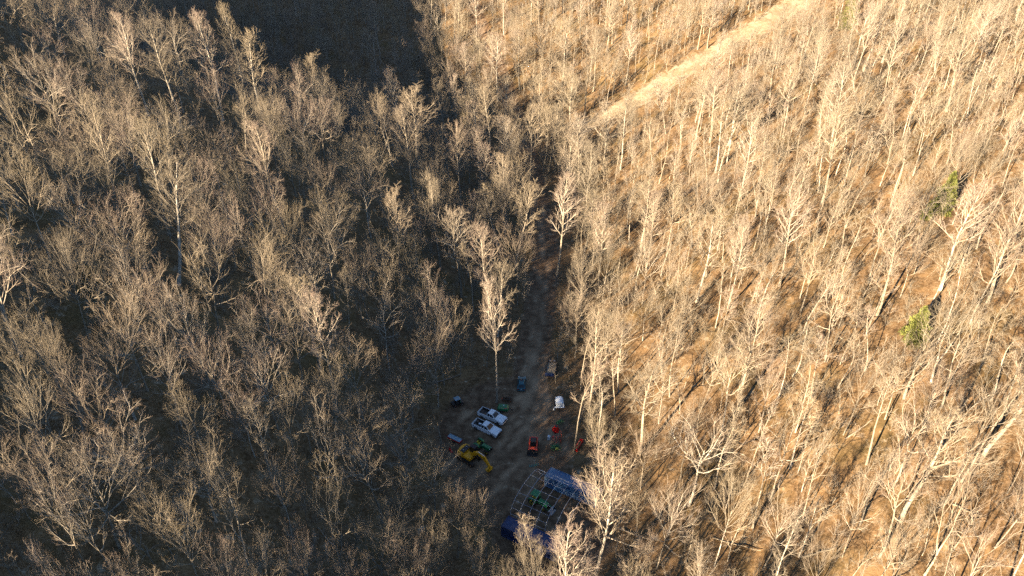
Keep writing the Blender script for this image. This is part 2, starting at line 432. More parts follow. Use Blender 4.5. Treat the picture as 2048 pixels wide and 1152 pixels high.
PROTO = []        # (form, h, width)
for form, h, w, seeds in (('B', 21, 13, (1, 2, 3, 4)), ('F', 24, 11.5, (5, 6, 7, 8)), ('T', 28, 8, (9, 12)), ('V', 26, 10.5, (10, 11, 13)), ('P', 21, 5.0, (14, 15, 16)), ('Y', 10, 3.4, (20, 21)), ('U', 3.2, 3.6, (22, 23))):
    for s in seeds:
        T, C = make_tree(form, s*17+3, h, w)
        PROTO.append(dict(form=form, h=h, w=w, trunk=mesh_np("trunk", T[0], T[1], bark, {"twig": T[2]}), crown=mesh_np("crown", C[0], C[1], bark, {"twig": C[2]}), made=None))
by_form = {}
for i, p in enumerate(PROTO): by_form.setdefault(p['form'], []).append(i)

# ------------------------------------------------------------------ where the trees stand
HEROES = "-106.3 174.9 B 18.9 9;-97.5 168.7 F 20.5 9.4;-98.6 153.5 B 19.6 10.6;-90.2 184.4 B 18.6 14;-77.6 176.8 F 20.3 10.1;-67.8 165.1 V 25.6 9.8;-61.7 168.2 F 24.6 10.4;-86.7 132.3 B 21.2 11.7;-54.7 173.9 F 23.8 10.4;-86.1 335.4 B 18.9 14;-57.6 313 B 20.1 15.7;-42.2 299.8 V 25.1 15.1;-30.2 315.1 B 18.7 16.7;-14.8 295.5 B 18.4 12.5;-30.6 207.5 T 26.9 12.1;-14.7 218.9 F 24.6 17.1;-29.4 186.7 T 29.3 7.9;-37.4 161.3 B 21.2 14;-84.1 108.1 F 24 9;-79.6 112.3 B 18.8 10.5;-72.4 132.4 V 25.2 9.6;-63.4 128 F 23.1 10.3;-51.5 130.3 F 23.7 10.6;-46.4 127.8 B 21.4 9.8;-54.9 110.3 F 24.4 8.6;-38.4 124.2 V 24.3 9.7;-19 157 T 28.4 6.7;-11.7 156.7 F 23.4 12.1;-2 179.2 F 22.5 12.4;-27.3 141.7 T 26.7 6.4;-22 136.3 F 22.4 10.2;-47.4 109.3 V 24.4 9.3;-70.6 92.2 B 21.7 10.8;-60.6 91.4 F 24.3 7.4;-76.8 92.1 B 20.2 6.9;-66 77 F 21.5 6.1;-66.1 71.9 B 21.6 5.5;-58.3 83.9 B 20.3 10.4;-55.3 68.9 B 21.5 9.1;-60.2 63.9 B 21.4 7.6;-51.3 89.7 F 22.5 8.3;-46.2 83.2 B 19.7 10.2;-37.6 94.3 V 26.4 10.2;-27.9 95.6 F 22.2 9.3;-25 82.8 F 20.8 10.9;-19.6 91 B 19.2 12.3;-28 74.4 V 27.3 6.1;-45.7 72.9 B 18.2 7.4;-40.6 77.3 F 20.2 7.4;-36.5 59.7 V 26.5 6.5;-32.6 66.3 F 21.4 7.5;-44.4 57.4 F 22.7 6.4;-24.6 62.5 V 25.9 7.8;-17.8 68.6 F 21.7 9;-13.7 59.9 F 25 7.5;-39.8 53.7 F 21 6.9;-42.5 48.1 B 19.7 4.6;-30.5 52.9 F 21 7.1;-50.3 51.1 V 26.5 4.5;-48 51.7 V 25.1 4.6;-21.2 57.7 F 21.8 6.6;-27 56.4 B 21 5.7;-34.6 51.3 F 21.6 5.2;-48.4 45.5 B 20.2 4.7;-56.7 92.7 B 21.6 7.6;-44 91 F 20.5 7.7;-51.5 78.8 F 20.3 6.5;-62.9 73.9 F 21.1 5.7;-35 78.4 B 21.1 6.8;-43.4 106.1 F 23.1 7;-31.4 122.6 F 21.2 8.7;-25.5 111.2 V 25.3 8.1;-20.1 118.7 F 20.9 9.3;-32.2 94.3 T 27.8 6.6;24 118.4 F 20.2 9.9;15.3 102.3 T 28.8 6.2;28.7 99.2 F 24.5 8.1;14.6 72.8 F 24.8 9.2;22.7 67.6 F 23.7 8.8;31.1 66.4 F 24.8 7.8;38 64.9 F 20.1 7.4;30.1 79 V 25.2 13.1;42.2 76.4 V 27.9 7;48.3 63.8 B 21.1 5.6;52.6 62.5 V 25.6 9.4;56.9 58.9 V 27.8 8.2;49.5 57.1 B 20.5 5.6;39.1 94 V 27.3 8.2;44.6 90.8 F 21.5 6.1;49.9 88.4 V 24.8 7.7;45.5 71.3 V 25.8 5.6;58.8 73.1 V 24.5 7.9;73.3 177 V 25.5 9.3;76.4 124.7 V 27.8 10;90.3 134.2 V 25.3 9.9;62 121.7 V 24 9;51.1 136 F 20.2 8.8;37.5 123 F 20.8 8.9;32 140.3 F 23.9 8.5;51.2 164.5 F 21.8 8.7;60.2 103.8 V 25.2 9;72 86.4 V 24.4 9.5;63.7 68.5 V 27.9 8.1;56.6 85.6 F 22.1 7.1;22.8 83.8 F 21 8.3;40.8 56.7 F 20.3 5.7;18 62.3 B 18.2 6.3;26.5 58.3 B 18.7 5.3;34 55.1 P 22.7 4.3;55.3 51.5 V 24.6 7.1;13.1 230.4 T 26.2 9.7;6 221.2 T 28 8.4;44.8 298.4 F 21.2 13.1;-6.2 301.1 T 30 10.8;3.5 310 T 26.5 11;16.9 315.2 F 22.6 12.5;22.3 184.5 T 29.1 8.8;30.1 175.6 F 22 9.4;12.2 158.5 T 30 7.8;16.9 137.9 F 22.4 8.5;14.7 124.3 F 21.2 8.5;-3.2 107.4 T 31 5.7;-14.4 112.3 V 31 8.6;11.6 93.2 P 24 4.5;1.4 144 F 29 10.2;-13.6 124.4 V 20 5.4;16.7 96.7 P 20 3.7;20.7 102.8 P 19 3.6;-2.1 178.8 F 27 10.5;3.2 58.6 F 24 7.6;-8.7 70.3 B 19 6.6;-4.1 70.3 B 19 6.2;-4.3 62 F 20 6.4;-11.7 62.5 F 22 6.4;-0.9 57.4 B 18 5.2"
cp, sp_ = math.cos(R(CAM_PITCH)), math.sin(R(CAM_PITCH))
def pix(x, y, z):
    """Picture position (0..1 across, 0..1 down) and distance along the view: only used to rank and describe trees."""
    dz = z-CAM_H; dep = y*cp-dz*sp_; up = y*sp_+dz*cp
    return .5+x/dep*24/36, .5-up/dep*24/36*16/9, dep
trees = []           # x, y, form, h, w
cell = {}
def near(x, y, r):
    i, j = int(x//6), int(y//6)
    for a in (-1, 0, 1):
        for c_ in (-1, 0, 1):
            for q in cell.get((i+a, j+c_), ()):
                if (q[0]-x)**2+(q[1]-y)**2 < max(r, q[2])**2: return True
    return False
def put(x, y, r): cell.setdefault((int(x//6), int(y//6)), []).append((x, y, r))
def box_d(x, y, cx, cy, L, Wd, a):
    u = (x-cx)*math.cos(a)+(y-cy)*math.sin(a); v = -(x-cx)*math.sin(a)+(y-cy)*math.cos(a)
    return max(abs(u)-L/2, abs(v)-Wd/2)
for it in HEROES.split(';'):
    x, y, f, h, w = it.split(); x, y, h, w = float(x), float(y), float(h), float(w)
    trees.append((x, y, f, h, min(max(w, 4.2), 15))); put(x, y, 4.2)
NHERO = len(trees)
cand = rng.uniform((-420, -40), (330, 470), (60000, 2))
rs = rng.random(60000)
CX = clearing_d(cand[:, 0], cand[:, 1]); TX = dist_poly(cand[:, 0], cand[:, 1], TRACK); SX = dist_poly(cand[:, 0], cand[:, 1], STRIP); S2 = np.minimum(dist_poly(cand[:, 0]+4, cand[:, 1]+13, STRIP), dist_poly(cand[:, 0]+8, cand[:, 1]+25, STRIP))
for (x, y), u, cd, td_, sd, s2 in zip(cand, rs, CX, TX, SX, S2):
    half = .75*(.85*max(y, 0)+50)+10
    if x > half or x < -half-(75 if y < 260 else 40): continue
    if y < 30 and x > 45: continue
    if y < 150 and x < -.64*max(y, 60)-36: continue
    if cd < (1.12 if y < 104 or x > -6 else 1.0) or (td_ < (7.6 if y < 215 else 5.2) and y > 60) or (x-8.6)**2+(y-115.5)**2 < 30 or (x-133)**2+(y-284)**2 < 260 or (x-96)**2+(y-137)**2 < 90 or (x-73)**2+(y-99)**2 < 40 or sd < 7.5: continue
    if s2 < 9 and x > 24 and u < .6: continue
    xc = float(valley_x(y)); right = x > xc
    r = (4.5 if u < .5 else 6.0) if right else (6.2 if u < .4 else 8.4)
    if y > 300: r *= .93
    if right and y < 150 and x > 24: r *= 1.12
    if not right and y < 84 and x > -30: r *= .85
    elif not right and y < 135: r *= .84
    ld = (3.2-x)*.67+(58.6-y)*.74; ls = abs(-(3.2-x)*.74+(58.6-y)*.67)
    if 2 < ld < 42 and ls < 3.2: continue
    if near(x, y, r): continue
    v = rng.random()
    if right:
        f = 'P' if v < .55 else 'F' if v < .74 else 'V' if v < .86 else 'T' if v < .96 else 'B'
        if x-xc < 22: f = 'P' if v < .35 else 'T' if v < .6 else 'F'
    else:
        f = 'B' if v < .32 else 'F' if v < .68 else 'V' if v < .85 else 'T' if v < .93 else 'P'
        if xc-x < 30 and y > 120: f = 'T' if v < .4 else 'F' if v < .8 else 'P'
    lo, hi, w0, w1 = {'B': (15, 22, 10, 14), 'F': (17, 25, 9, 12.5), 'T': (23, 30, 6, 9), 'V': (21, 27, 8, 12), 'P': (14, 22, 3.4, 5.4)}[f]
    if right: hi -= 1; lo -= 2
    if right and f in 'BF': w0 -= 4; w1 -= 4
    if s2 < 9 and x > 24: lo, hi, w0, w1 = 6, 10, 3, 5
    trees.append((x, y, f, rng.uniform(lo, hi), rng.uniform(w0, w1))); put(x, y, r)

# the trees this side of the yard are low enough to leave the machines in sight
for i, (x, y, f, h, w) in enumerate(trees):
    if y < 86 and -22 < x < 12:
        lim = lambda: .815 if .42 < pix(x, y, hz(x, y)+h)[0] < .495 else .885 if .42 < pix(x, y, hz(x, y)+h)[0] < .555 else 0
        while h > 8 and pix(x, y, hz(x, y)+h)[1] < lim(): h *= .95
        trees[i] = (x, y, f, h, min(w, h*.62))
rank = []
for i, (x, y, f, h, w) in enumerate(trees):
    z = hz(x, y); px, py, dep = pix(x, y, z+.72*h); bx, by, _ = pix(x, y, z)
    inside = -.01 < px < 1.01 and .0 < py < 1.0
    rank.append((-(w*h)/dep**2 if inside else 0, i, px, py))
rank.sort()
NIND = 296
single = {i: (px, py) for s_, i, px, py in rank[:NIND] if s_ < 0}

FORM_WORDS = {'B': ('broad round-crowned bare tree', 'wide spreading bare tree', 'dense dome-crowned bare tree'), 'F': ('fan-crowned bare tree', 'vase-shaped bare tree', 'upswept bushy bare tree'),
              'T': ('tall straight slim-crowned bare tree', 'tall narrow-crowned bare tree'), 'V': ('crooked-limbed bare tree', 'fork-limbed open bare tree', 'bare tree with long crooked limbs'), 'P': ('slender pole-like bare tree', 'thin small-crowned bare tree')}
MARKS = [(-3.2, 107.3, 'rising behind the pickups by the green box trailer'), (12.9, 93.8, 'standing alone beside the red implements'), (-18, 112.5, 'at the yard edge above the small dark cart')]
used_lab = set()
def tree_label(x, y, f, px, py, i):
    for mx, my, t in MARKS:
        if (mx-x)**2+(my-y)**2 < 6 and t not in used_lab:
            used_lab.add(t); return FORM_WORDS[f][0]+' '+t
    xc = float(valley_x(y))
    side = 'sunlit hillside' if x > xc+12 else 'valley floor' if x > xc-14 else 'shaded slope'
    base = FORM_WORDS[f][i % len(FORM_WORDS[f])]
    fx = 'from the left edge'
    k = 0
    while True:
        a = f"{px*100:.{k}f}%"; c_ = f"{py*100:.{k}f}%"
        lab = f"{base} on {side}, crown {a} across, {c_} down the photo"
        if lab not in used_lab: used_lab.add(lab); return lab
        k += 1

pts = []; pk = []; prot = []; pscl = []
for i, (x, y, f, h, w) in enumerate(trees):
    k = by_form[f][int(rng.integers(len(by_form[f])))]; p = PROTO[k]
    sx, sz = w/p['w'], h/p['h']; z = hz(x, y)
    ln = .035 if i < NHERO or rng.random() < .85 else .12
    rot = (rng.normal(0, ln), rng.normal(0, ln), rng.uniform(0, 6.28))
    if i in single:
        t = thing("bare_tree", tree_label(x, y, f, *single[i], i), "tree", (x, y, z-.1), rot[2], "bare trees on the hillsides around the yard", rot[0], rot[1])
        t.scale = (sx, sx, sz)
        tr = link(bpy.data.objects.new("trunk", p['trunk']), t); c_ = link(bpy.data.objects.new("crown", p['crown']), t)
        if p['made'] is None: p['made'] = (tr, c_)
    else:
        pts.append((x, y, z-.1)); pk.append(k); prot.append(rot); pscl.append((sx, sx, sz))

def single_plant(name, k, x, y, s, label, cat, group):
    p = PROTO[k]; t = thing(name, label, cat, (x, y, hz(x, y)-.05), rng.uniform(0, 6), group); t.scale = (s, s, s)
    tr = link(bpy.data.objects.new("trunk", p['trunk']), t); c_ = link(bpy.data.objects.new("crown", p['crown']), t)
    p['made'] = p['made'] or (tr, c_)
kY, kU = by_form['Y'], by_form['U']
single_plant("sapling", kY[0], 14.6, 97.5, 1.0, "thin young bare sapling at the sunny edge of the yard by the red implement", "sapling", "saplings by the yard")
single_plant("sapling", kY[1], 13.6, 101.5, .9, "young bare sapling behind the white box trailer at the wood's edge", "sapling", "saplings by the yard")
single_plant("shrub", kU[0], 15.0, 89, 1.0, "low bare twiggy shrub beside the blue container's far end", "shrub", "shrubs by the yard")
single_plant("shrub", kU[1], -16.5, 97, 1.0, "low bare twiggy shrub behind the red utility trailer", "shrub", "shrubs by the yard")

def scatter(name, label, cat, P, K, Rt, Sc):
    P = np.array(P, np.float32); me = bpy.data.meshes.new(name); me.vertices.add(len(P)); me.vertices.foreach_set("co", P.ravel())
    a = me.attributes.new("proto", 'INT', 'POINT'); a.data.foreach_set("value", np.array(K, np.int32))
    a = me.attributes.new("rot", 'FLOAT_VECTOR', 'POINT'); a.data.foreach_set("vector", np.array(Rt, np.float32).ravel())
    a = me.attributes.new("scl", 'FLOAT_VECTOR', 'POINT'); a.data.foreach_set("vector", np.array(Sc, np.float32).ravel())
    o = tag(link(bpy.data.objects.new(name, me)), label, cat, kind="stuff")
    ng = bpy.data.node_groups.new(name, "GeometryNodeTree")
    ng.interface.new_socket("Geometry", in_out='INPUT', socket_type='NodeSocketGeometry'); ng.interface.new_socket("Geometry", in_out='OUTPUT', socket_type='NodeSocketGeometry')
    gi = ng.nodes.new("NodeGroupInput"); go = ng.nodes.new("NodeGroupOutput"); L = ng.links.new
    def att(nm, ty):
        n = ng.nodes.new("GeometryNodeInputNamedAttribute"); n.data_type = ty; n.inputs["Name"].default_value = nm; return n.outputs[0]
    ap, ar, as_ = att("proto", 'INT'), att("rot", 'FLOAT_VECTOR'), att("scl", 'FLOAT_VECTOR')
    e2r = ng.nodes.new("FunctionNodeEulerToRotation"); L(ar, e2r.inputs[0])
    jn = ng.nodes.new("GeometryNodeJoinGeometry")
    for k in sorted(set(K)):
        src = PROTO[k]['made']
        j = ng.nodes.new("GeometryNodeJoinGeometry")
        for so_ in src:
            oi_ = ng.nodes.new("GeometryNodeObjectInfo"); oi_.transform_space = 'ORIGINAL'; oi_.inputs["Object"].default_value = so_; oi_.inputs["As Instance"].default_value = True
            L(oi_.outputs["Geometry"], j.inputs[0])
        cm = ng.nodes.new("FunctionNodeCompare"); cm.data_type = 'INT'; cm.operation = 'EQUAL'
        ins = [s_ for s_ in cm.inputs if s_.type == 'INT']; L(ap, ins[0]); ins[1].default_value = k
        ip = ng.nodes.new("GeometryNodeInstanceOnPoints")
        L(gi.outputs[0], ip.inputs["Points"]); L(cm.outputs[0], ip.inputs["Selection"]); L(j.outputs[0], ip.inputs["Instance"])
        L(e2r.outputs[0], ip.inputs["Rotation"]); L(as_, ip.inputs["Scale"]); L(ip.outputs[0], jn.inputs[0])
    L(jn.outputs[0], go.inputs[0])
    md = o.modifiers.new("scatter", 'NODES'); md.node_group = ng
    return o
ok = [i for i, k in enumerate(pk) if PROTO[k]['made']]
scatter("forest", "mass of farther bare trees covering the hillsides", "forest", [pts[i] for i in ok], [pk[i] for i in ok], [prot[i] for i in ok], [pscl[i] for i in ok])
# saplings and brush under the trees
uP, uK, uR, uS = [], [], [], []
cand = rng.uniform((-300, 20), (280, 430), (NUND := 26000, 2))
CX = clearing_d(cand[:, 0], cand[:, 1]); TX = dist_poly(cand[:, 0], cand[:, 1], TRACK); SX = dist_poly(cand[:, 0], cand[:, 1], STRIP)
dens = noise_d = .5+.5*np.sin(cand[:, 0]*.09+2*np.sin(cand[:, 1]*.05))*np.sin(cand[:, 1]*.08+1)
for (x, y), cd, td_, sd, dn in zip(cand, CX, TX, SX, dens):
    half = .75*(.85*y+50)+4
    if abs(x) > half or cd < 1.1 or td_ < 3.4 or sd < 1.5 or (sd < 6.5 and rng.random() < .6): continue
    right = x > valley_x(y)
    if rng.random() > (.42+.45*dn if right else .40+.4*dn): continue
    if rng.random() < .33: k = kY[int(rng.integers(2))]; s_ = rng.uniform(.5, 1.15)
    else: k = kU[int(rng.integers(2))]; s_ = rng.uniform(.45, 1.1)
    uP.append((x, y, hz(x, y)-.05)); uK.append(k); uR.append((rng.normal(0, .06), rng.normal(0, .06), rng.uniform(0, 6.28))); uS.append((s_, s_, s_*rng.uniform(.8, 1.2)))
scatter("undergrowth", "thin saplings and bare brush filling the forest floor under the trees", "undergrowth", uP, uK, uR, uS)
print("TREES", len(trees), "single", len(single), "under", len(uP))

# ------------------------------------------------------------------ evergreen cedars
cm_, nt, b = nodes("cedar_foliage")
pos = N(nt, "ShaderNodeTexCoord").outputs["Object"]
nt.links.new(mixrgb(nt, mrange(nt, noise(nt, 1.6, 4, pos), .35, .68), (.085, .10, .022), (.20, .20, .04)), b.inputs["Base Color"]); b.inputs["Roughness"].default_value = .8
def cedar(x, y, h, r, label, seed, lean=0):
    g = np.random.default_rng(seed)
    t = thing("evergreen_tree", label, "tree", (x, y, hz(x, y)-.1), 0, "evergreens among the bare trees")
    p, d = grow(np.array([[0, 0, -.2]]), np.array([[0, 0, 1.]]), np.array([h*.95]), 8, .02, .02, g)
    v, q = tubes(p, taper(np.array([.16]), 8, .2), 7)
    link(bpy.data.objects.new("trunk", mesh_np("trunk", v, q, bark, {"twig": np.full(len(v), .4)})), t)
    n = 6200; z = g.random(n)**1.15
    prof = np.minimum(1, (1-z)*1.5)**.8*(.75+.25*np.minimum(1, z*6)); az = g.random(n)*6.28
    lump = .62+.38*np.sin(az*3+seed)*np.sin(z*17+az*2)
    rr = r*prof*lump*g.random(n)**.38
    c = np.stack([rr*np.cos(az), rr*np.sin(az), h*(.06+.94*z)-rr*.15], 1)
    dr = np.stack([np.cos(az)*.8, np.sin(az)*.8, g.uniform(.2, 1.1, n)], 1)+g.normal(0, .35, (n, 3)); dr /= np.linalg.norm(dr, axis=1, keepdims=True)
    sd = np.cross(dr, g.normal(0, 1, (n, 3))); sd /= np.linalg.norm(sd, axis=1, keepdims=True)
    L = g.uniform(.18, .45, n)[:, None]; w = L*.28
    v = np.stack([c, c+dr*L*.5+sd*w, c+dr*L, c+dr*L*.5-sd*w], 1).reshape(-1, 3)
    link(bpy.data.objects.new("crown", mesh_np("crown", v, np.arange(len(v)).reshape(-1, 4), cm_, smooth=False)), t)
cedar(100.4, 145.1, 11, 3.3, "olive green cedar among pale bare trees high on the sunlit hillside", 1)
cedar(75.4, 103.6, 8.5, 3.0, "small olive cedar low on the sunlit hillside", 2)
cedar(137.3, 294.9, 16, 4.8, "tall yellow green cedar beside the far end of the bare strip", 3)
cedar(-76.0, 104.4, 5, 2.6, "small dark evergreen half hidden among shaded bare crowns", 4)
cedar(96.8, 144.1, 4.5, 1.6, "little cedar beside the larger olive green cedar", 5)

# dead snag and fallen logs
g = np.random.default_rng(5)
t = thing("dead_snag", "broken dead trunk standing at the yard edge by the red utility trailer", "dead tree", (-13.0, 91.0, hz(-13, 91)))
p, d = grow(np.array([[0, 0, -.3]]), np.array([[.02, 0, 1.]]), np.array([9.6]), 9, .05, .02, g)
v, q = tubes(p, taper(np.array([.20]), 9, .45), 8); link(bpy.data.objects.new("trunk", mesh_np("trunk", v, q, bark, {"twig": np.full(len(v), .2)})), t)
P_, D_, L_, R_, _ = kids(p, d, np.array([9.6]), taper(np.array([.2]), 9, .45), 9, .45, 1, 1.2, .2, .16, 0, .35, g)
p2, d2 = grow(P_, D_, L_, 3, .2, -.05, g); v, q = tubes(p2, taper(R_, 3, .3), 5)
link(bpy.data.objects.new("stub", mesh_np("stub", v, q, bark, {"twig": np.full(len(v), .5)})), t)
def log(pts_, r, label, n=3):
    P = np.array([(x, y, hz(x, y)+r*.8+dz) for x, y, dz in pts_])[None]
    K1 = P.shape[1]
    P2 = np.stack([np.interp(np.linspace(0, K1-1, 9), np.arange(K1), P[0, :, k]) for k in range(3)], -1)[None]+g.normal(0, .05, (1, 9, 3))
    v, q = tubes(P2, taper(np.array([r]), 8, .4), 8)
    tag(link(bpy.data.objects.new("fallen_log", mesh_np("fallen_log", v, q, bark, {"twig": np.full(len(v), .8)}))), label, "log", "fallen logs on the forest floor")
log([(32.1, 71.2, 0), (35.3, 69.3, .1), (38.1, 67.4, .35)], 0.11, "thin fallen log lying between trunks on the lower sunlit hillside")
log([(56.6, 84.7, 0), (59.3, 85.8, .1), (61.5, 87.0, .35)], 0.14, "short fallen log on open leaf litter of the sunlit hillside")
log([(25.8, 125.4, 0), (28.9, 126.9, .1), (31.5, 128.3, .35)], 0.13, "fallen log just up the sunny slope from the flatbed trailer")
log([(-16.4, 112.2, 0), (-13.4, 114.2, .1), (-10.8, 116.2, .35)], 0.15, "dark fallen log at the shaded wood's edge above the small dark cart")

log([(18.1, 75.6, 0), (20.6, 74.2, .1), (22.6, 72.9, .35)], 0.15, "fallen log beneath the hillside trees above the hoop frame's right")
log([(42.2, 87.2, 0), (44.8, 87.3, .1), (47.1, 87.4, .35)], 0.13, "thin fallen log between long shadows mid hillside")
log([(43.2, 65.3, 0), (45.7, 65.2, .1), (47.8, 65.1, .35)], 0.17, "grey fallen log at the foot of the sunlit hillside near the photo's bottom")
log([(64.8, 68.6, 0), (66.2, 67.0, .1), (67.2, 65.5, .35)], 0.15, "fallen log low on the hillside toward the photo's right edge")
log([(47.6, 125.5, 0), (49.4, 123.7, .1), (50.9, 121.8, .35)], 0.13, "small fallen log high above the flatbed trailer")
log([(76.3, 118.7, 0), (79.0, 120.0, .1), (81.3, 121.3, .35)], 0.15, "fallen log up the slope beside the olive cedar's lower side")
log([(30.6, 108.4, 0), (32.8, 108.5, .1), (34.6, 108.6, .35)], 0.12, "fallen log just uphill from the red blade implement")
log([(75.1, 80.8, 0), (77.3, 81.0, .1), (79.1, 81.2, .35)], 0.14, "fallen log between two leaning trunks at the photo's right edge")
# ------------------------------------------------------------------ vehicles and machines in the yard (x forward, z up)
def wheel(parent, x, y, r, w, rim=None, rimr=.6, name="wheel"):
    wt = MB(); s = 1 if y > 0 else -1
    m = Matrix.Translation((x, y, r)) @ Matrix.Rotation(R(90), 4, 'X')
    wt.lathe([(r*.55, -w/2), (r*.9, -w/2), (r, -w*.36), (r, w*.36), (r*.9, w/2), (r*.55, w/2)], 20, m)
    t = wt.build(name, M['rubber'], parent)
    rm = MB(); rm.lathe([(r*rimr, -w*.51), (r*rimr, w*.51), (r*rimr*.7, w*.52), (.02, w*.40)], 16, m)
    if s < 0: pass
    rm.lathe([(.02, -w*.40), (r*rimr*.7, -w*.52)], 16, m)
    rm.build("rim", rim or M['steel'], t)
    return t
def arch(cx, r, z0, n=7):
    return [(cx+r*math.cos(math.pi*k/(n-1)), z0+r*math.sin(math.pi*k/(n-1))) for k in range(n)]

def greenhouse(xs_low, xs_top, z0, z1, w0, w1, inset=.0):
    (a, c), (e, f) = xs_low, xs_top
    return [[(a, -w0, z0), (c, -w0, z0), (c, w0, z0), (a, w0, z0)], [(e, -w1, z1), (f, -w1, z1), (f, w1, z1), (e, w1, z1)]]
def face_panel(p, u0, u1, v0, v1):
    """Point set on a bilinear face p = (low-left, low-right, top-right, top-left)."""
    p = [Vector(q) for q in p]
    def at(u, v): return (p[0]*(1-u)+p[1]*u)*(1-v)+(p[3]*(1-u)+p[2]*u)*v
    return [at(u0, v0), at(u1, v0), at(u1, v1), at(u0, v1)]

def pickup(loc, rz, label, front):
    t = thing("pickup_truck", label, "pickup truck", (loc[0], loc[1], hz(*loc)), rz, "white pickups parked side by side")
    L0, L1, hw = -2.95, 2.95, .98
    low = .37
    # lower body with wheel arches; the bed floor sits lower than its walls
    prof = [(L0, low+.12), (-2.42, low)]+arch(-1.92, .40, low)[::-1]+[(1.38, low)]+arch(1.88, .40, low)[::-1]+[(2.75, low), (L1, low+.2), (L1-.02, .95), (2.75, 1.08), (1.15, 1.20), (-.85, 1.22), (-.85, .80), (L0, .80)]
    MB().prism(prof, -hw, hw).build("body", M['white'], t)
    w = MB(); w.box((-1.9, hw-.04, 1.0), (2.1, .08, .48), b=.02).box((-1.9, -hw+.04, 1.0), (2.1, .08, .48), b=.02).box((-2.91, 0, 1.0), (.08, 2*hw-.16, .48), b=.02)
    bed = w.build("bed", M['white'], t)
    MB().box((-1.9, 0, .825), (1.98, 1.78, .05), b=.01).box((-1.9, .86, .98), (1.96, .05, .42), b=.01).box((-1.9, -.86, .98), (1.96, .05, .42), b=.01).build("bed_liner", M['black'], bed)
    lo, hi = (-.84, 1.18), (-.62, .42); z0, z1, w0, w1 = 1.2, 1.86, .93, .74
    gr = greenhouse(lo, hi, z0, z1, w0, w1)
    cab = MB().loft(gr).loft([[(q[0], q[1], z1) for q in gr[1]], [(q[0]*.92-.008, q[1]*.9, z1+.05) for q in gr[1]]]).build("cab", M['white'], t)
    A, B_ = gr; o = .012
    def pane(nm, f, u0, u1, v0, v1, par=cab): MB().quad(face_panel(f, u0, u1, v0, v1), o).build(nm, M['glass'], par)
    pane("windshield", (A[1], A[2], B_[2], B_[1]), .07, .93, .08, .94); pane("rear_window", (A[3], A[0], B_[0], B_[3]), .12, .88, .15, .88)
    for f in ((A[0], A[1], B_[1], B_[0]), (A[2], A[3], B_[3], B_[2])):
        q = f[0][1] < 0
        for (u0, u1) in (((.08, .40), (.47, .93)) if q else ((.07, .53), (.60, .92))): pane("side_window", f, u0, u1, .10, .86)
    for s in (1, -1):
        wheel(t, 1.88, s*.85, .375, .27); wheel(t, -1.92, s*.85, .375, .27)
        MB().box((2.86, s*.74, .88), (.14, .34, .18)).build("headlight", M['lamp'], t)
        MB().box((-2.96, s*.90, 1.0), (.06, .12, .30)).build("taillight", M['tail'], t)
        MB().box((.92, s*1.07, 1.25), (.12, .22, .18)).build("mirror", M['white'], t)
    MB().box((2.95, 0, .84), (.06, 1.1, .26)).build("grille", M['black'], t)
    if front: MB().box((3.02, 0, .60), (.20, 1.94, .26)).tube([(3.08, -.7, .6), (3.1, -.6, 1.05), (3.1, .6, 1.05), (3.08, .7, .6)], .04).build("bumper", M['black'], t)
    else: MB().box((3.0, 0, .58), (.16, 1.9, .22)).build("bumper", M['chrome'], t)
    MB().box((-3.0, 0, .62), (.14, 1.8, .18)).build("bumper", M['chrome'], t)
    return t
pA = pickup((-3.95, 102.3), R(-31), "white crew cab pickup nearer the green box trailer with an empty dark bed", False)
pB = pickup((-4.95, 98.9), R(-33), "white crew cab pickup nearer the yellow excavator with a dark front guard", True)
m = Matrix.Rotation(R(-33), 4, 'Z')
q = m @ Vector((-1.5, -.1, 0))
jg = thing("cooler", "small pale cooler lying in the bed of the white pickup nearer the excavator", "cooler", (-4.95+q.x, 98.9+q.y, hz(-4.95, 98.9)+.83), R(-20))
MB().box((0, 0, .16), (.55, .34, .32), b=.03).build("box", M['bluegrey'], jg); MB().box((0, 0, .35), (.57, .36, .06), b=.02).build("lid", M['white'], jg)
q = m @ Vector((-2.3, .3, 0))
tl = MB(); tl.box((0, 0, .14), (.5, .7, .26), b=.02).box((0, 0, .30), (.52, .72, .05), b=.02)
tag(tl.build("toolbox", M['black'], None, (-4.95+q.x, 98.9+q.y, hz(-4.95, 98.9)+.83)), "black toolbox at the tail of the nearer white pickup's bed", "toolbox")

# teal car seen from behind
t = thing("parked_car", "dark teal compact car parked facing away on the dirt track", "car", (2.05, 112.7, hz(2, 112.7)), R(87))
prof = [(-2.2, .45), (-1.75, .28)]+arch(-1.30, .38, .28)[::-1]+[(.92, .28)]+arch(1.32, .38, .28)[::-1]+[(2.05, .28), (2.22, .42), (2.2, .66), (1.95, .80), (1.0, .93), (-1.5, .97), (-2.15, .92)]
MB().prism(prof, -.87, .87).build("body", M['teal'], t)
gr = greenhouse((-1.95, 1.12), (-1.30, .28), .94, 1.47, .84, .60)
cab = MB().loft(gr).loft([[(q[0], q[1], 1.47) for q in gr[1]], [(q[0]*.88-.05, q[1]*.88, 1.52) for q in gr[1]]]).build("roof", M['teal'], t)
A, B_ = gr
for nm, f, uu in (("windshield", (A[1], A[2], B_[2], B_[1]), (.06, .94)), ("rear_window", (A[3], A[0], B_[0], B_[3]), (.10, .90))):
    MB().quad(face_panel(f, *uu, .08, .92), .012).build(nm, M['glass'], cab)
for f in ((A[0], A[1], B_[1], B_[0]), (A[2], A[3], B_[3], B_[2])):
    for u0, u1 in ((.10, .50), (.54, .90)): MB().quad(face_panel(f, u0, u1, .1, .88), .012).build("side_window", M['glass'], cab)
MB().box((-.1, 0, 1.525), (.62, .72, .02), b=.008).build("sunroof", M['glass'], cab)
